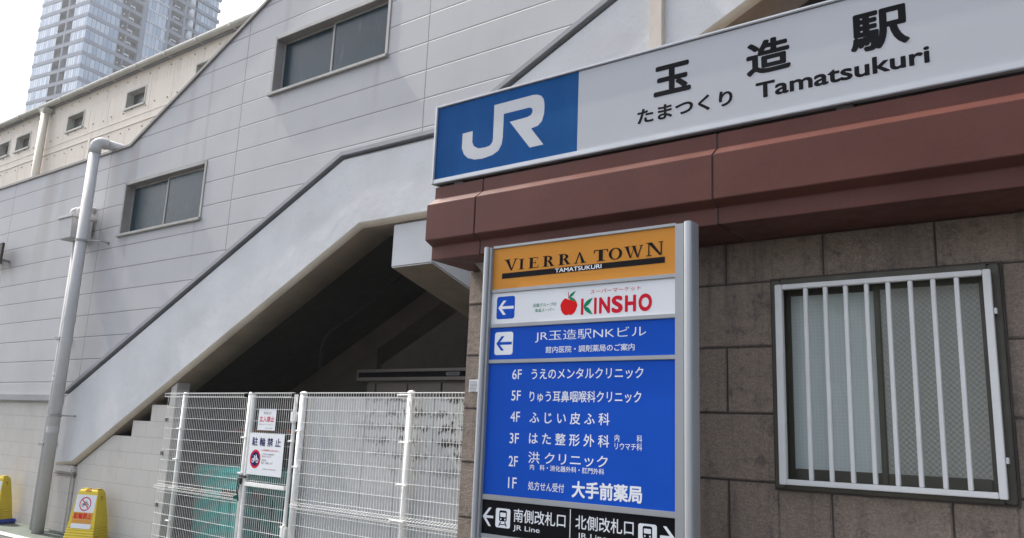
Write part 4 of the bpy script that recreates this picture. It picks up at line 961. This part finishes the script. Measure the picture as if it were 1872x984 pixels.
# ------------------------------------------------------------------ beige building behind
GY = 10.0
bb = thing('beige_building', 'beige panelled station building with small windows behind the staircase roof', 'building', (-26, 12, 0))
wins = [(-28.17, -27.40), (-26.93, -25.96), (-23.63, -22.66), (-20.41, -19.46), (-17.23, -16.28), (-31.4, -30.6), (-34.4, -33.5)]
zw0, zw1 = 9.60, 10.09
hl = [[(a, zw0), (b, zw0), (b, zw1), (a, zw1)] for a, b in wins]
part('wall', outline([[(-60, 0), (-6, 0), (-6, 10.62), (-60, 10.62)]] + hl, GY, GY + .16), M['beige'], bb)
part('side_block', MB().box(-60, -6, GY + .5, GY + 8, 0, 10.6), M['beige'], bb)
sm = MB(); dots = MB(); x = -45.0; k = 0
while x < -8:
    if not any(a - .03 < x < b + .03 for a, b in wins): sm.box(x - .012, x + .012, GY - .006, GY + .01, 9.36, 10.5)
    sm.box(x - .012, x + .012, GY - .006, GY + .01, 5.0, 9.08); x += 1.03
part('panel_joint', sm, M['beige_trim'], bb)
rib = MB(); x = -45.0
while x < -8:
    rib.box(x - .008, x + .008, GY - .004, GY + .01, 10.10, 10.5); x += .147
part('panel_rib', rib, M['beige'], bb)
x = -40.0
while x < -10:
    for z in (10.38, 9.50, 8.95, 8.1):
        xx = x + random.uniform(-.05, .05); dots.box(xx - .018, xx + .018, GY - .02, GY + .01, z - .014, z + .014)
        dots.box(xx + .40, xx + .436, GY - .02, GY + .01, z + .02, z + .048)
    x += 1.03
part('screw_head', dots, M['screw'], bb)['kind'] = 'stuff'
part('moulding', MB().box(-60, -6, GY - .012, GY + .01, 9.30, 9.34).box(-60, -6, GY - .022, GY + .01, 9.09, 9.14).box(-60, -6, GY - .012, GY + .01, 8.5, 8.54), M['beige_trim'], bb)
gp = []
for i in range(9):
    a = math.pi + math.pi * i / 8; gp.append((GY - .17 + .085 * math.cos(a), 10.60 + .06 * math.sin(a)))
gp = [(GY - .26, 10.61)] + gp + [(GY - .08, 10.61), (GY - .085, 10.635), (GY - .255, 10.635)]
n = len(gp)
gm = MB().add([(-60, y, z) for y, z in gp] + [(-6, y, z) for y, z in gp], [tuple(range(n)), tuple(reversed(range(n, 2 * n)))] + [(i, (i + 1) % n, (i + 1) % n + n, i + n) for i in range(n)])
part('gutter', gm, M['gutter'], bb)
br = MB(); x = -44
while x < -8: br.box(x - .02, x + .02, GY - .265, GY - .0, 10.536, 10.64); x += 1.35
part('gutter_strap', br, M['gutter'], bb)
part('eaves', MB().box(-60, -6, GY - .10, GY - .002, 10.545, 10.60), M['flashing'], bb)
part('roof', MB().box(-60, -6, GY - .15, GY + 8, 10.665, 10.74), M['flashing'], bb)
for a, b in wins:
    f = part('window', (MB().box(a - .02, a + .025, GY - .015, GY + .2, zw0, zw1).box(b - .025, b + .02, GY - .015, GY + .2, zw0, zw1).box(a + .026, b - .026, GY - .015, GY + .2, zw1 - .03, zw1 + .015)
                        .box(a - .03, b + .03, GY - .05, GY + .2, zw0 - .05, zw0 - .001)), M['gutter'], bb)
    part('pane', MB().box(a + .02, b - .02, GY + .185, GY + .195, zw0, zw1), M['pane_small'], f)
dq = MB().tube([(-24.78, GY - .17, 10.50), (-24.78, GY - .17, 5.2)], .11, 14)
part('downpipe', dq.mesh('downpipe', smooth=True), M['beige_trim'], bb)
part('hopper', MB().frustum((-24.88, -24.68, GY - .27, GY - .06), (-24.95, -24.58, GY - .30, GY - .03), 10.33, 10.50).mesh('hopper', .01), M['gutter'], bb)
for x in (-22.0, -18.3): part('batten', MB().box(x - .06, x + .06, GY - .08, GY - .002, 7.5, 9.07), M['beige_trim'], bb)

# ------------------------------------------------------------------ tower block far behind
TC = Vector((-203.3, 86.7, 0)); TR = R(8.2)
tw = thing('tower_block', 'tall blue grey glass and concrete apartment tower in the distance', 'building', TC, TR)
# local frame: +x would run away from the corner to the right on the street side; the faces seen run along -x and +y
def dirl(v): return (v[0] * math.cos(TR) - v[1] * math.sin(TR), v[0] * math.sin(TR) + v[1] * math.cos(TR), 0)
gl = tower_glass(.92, dirl((1, 0)), 'tower glass street side'); gr_ = tower_glass(1.25, dirl((0, 1)), 'tower glass end side')
FP = 3.52; SLB = 1.02
TXL, TYR = -21.0, 39.9
part('core', MB().box(TXL + 2.4, -2.4, 2.4, TYR - 2.4, 0, 150), M['tower_dark'], tw, True)
def tower_floor(k, fine):
    zt = 103.34 + FP * k; zs = zt - SLB; zf = zs - (FP - SLB)
    band = MB().box(TXL, 0, 0, .35, zs, zt).box(TXL + .01, -.005, .36, 3.0, zs + .02, zt - .02)
    band.box(-.35, 0.0, .351, 11.3, zs, zt).box(-.5, -.1, 11.3, 16.6, zs, zt).box(-.5, -.1, 22.9, 32.0, zs, zt).box(-.35, .35, 32.0, TYR + .4, zs, zt)
    band.box(-3.0, -.51, 3.01, TYR, zs + .02, zt - .02)
    part('floor_band', band, M['tower_conc'], tw, True)
    for a, b in ((-6.1, -.06), (TXL + .1, -12.2)): part('window_band', MB().box(a, b, .12, .2, zf + .002, zs - .002), gl, tw, True)
    for a, b, x, z0, z1 in ((.201, 9.1, -.2, zf + .002, zs - .002), (32.4, TYR - .1, -.2, zf + .002, zs - .002), (16.7, 22.9, -.30, zf - .9, zs + .1)):
        part('window_band', MB().box(x, x + .08, a, b, z0, z1), gr_, tw, True)
    rl = MB().box(-.12, -.02, 16.6, 23.0, zs + .30, zs + .42).box(-.12, -.02, 16.6, 23.0, zs - .20, zs - .06)
    for q in range(8): rl.box(-.10, -.04, 16.75 + q * .85, 16.75 + q * .85 + .45, zs - .05, zs + .29)
    part('railing', rl, M['tower_rail'], tw, True)
    if fine:
        part('balcony_unit', MB().box(-1.2, -.7, 11.5, 13.1, zf + .9, zf + 1.25).box(-.8, -.7, 13.1, 13.25, zf + .02, zf + 1.25), M['tower_rail'], tw, True)
        part('balcony_unit', MB().box(-1.2, -.7, 25.4, 27.2, zf + 1.0, zf + 1.3).box(-.8, -.7, 25.2, 25.35, zf + .02, zf + 1.3), M['tower_rail'], tw, True)
        part('round_bay', MB().tube([(-1.0, 31.0, zf + .02), (-1.0, 31.0, zs - .02)], 1.0, 14).mesh('round_bay', smooth=True), M['tower_rail'], tw, True)
        part('lamp_globe', MB().tube([(-.9, 10.4, zf + 1.2), (-.9, 10.4, zf + 1.6)], .22, 8), M['tower_rail'], tw, True)
for k in range(-9, 8): tower_floor(k, True)
rest = MB().box(TXL, 0, 0, .3, 0, 103.34 + FP * -9 - FP).box(-.3, 0, .31, TYR, 0, 103.34 + FP * -9 - FP).box(TXL, 0, 0, .3, 103.34 + FP * 7 + .01, 150).box(-.3, 0, .31, TYR, 103.34 + FP * 7 + .01, 150)
part('plain_storeys', rest, M['tower_conc'], tw, True)
pier = MB().box(-9.0, -8.35, -.02, 2.3, 60, 140).box(-.9, -.02, 15.1, 16.5, 60, 140).box(-.9, -.03, 23.05, 23.9, 60, 140).box(-.9, -.03, 28.1, 29.0, 60, 140).box(-.6, -.03, 11.15, 11.35, 60, 140)
part('pier', pier, M['tower_conc'], tw, True)

# ------------------------------------------------------------------ hazy air
hz_m = bpy.data.materials.new('haze'); hz_m.use_nodes = True; nt = hz_m.node_tree; nt.nodes.remove(nt.nodes['Principled BSDF'])
vol = nt.nodes.new('ShaderNodeVolumePrincipled'); vol.inputs['Density'].default_value = 0.0005; vol.inputs['Color'].default_value = (0.93, 0.96, 1.0, 1)
vol.inputs['Anisotropy'].default_value = 0.2
nt.links.new(vol.outputs[0], nt.nodes['Material Output'].inputs['Volume'])
hz = part('haze', MB().box(-420, 320, -320, 420, -1.0, 155), hz_m); hz['kind'] = 'stuff'
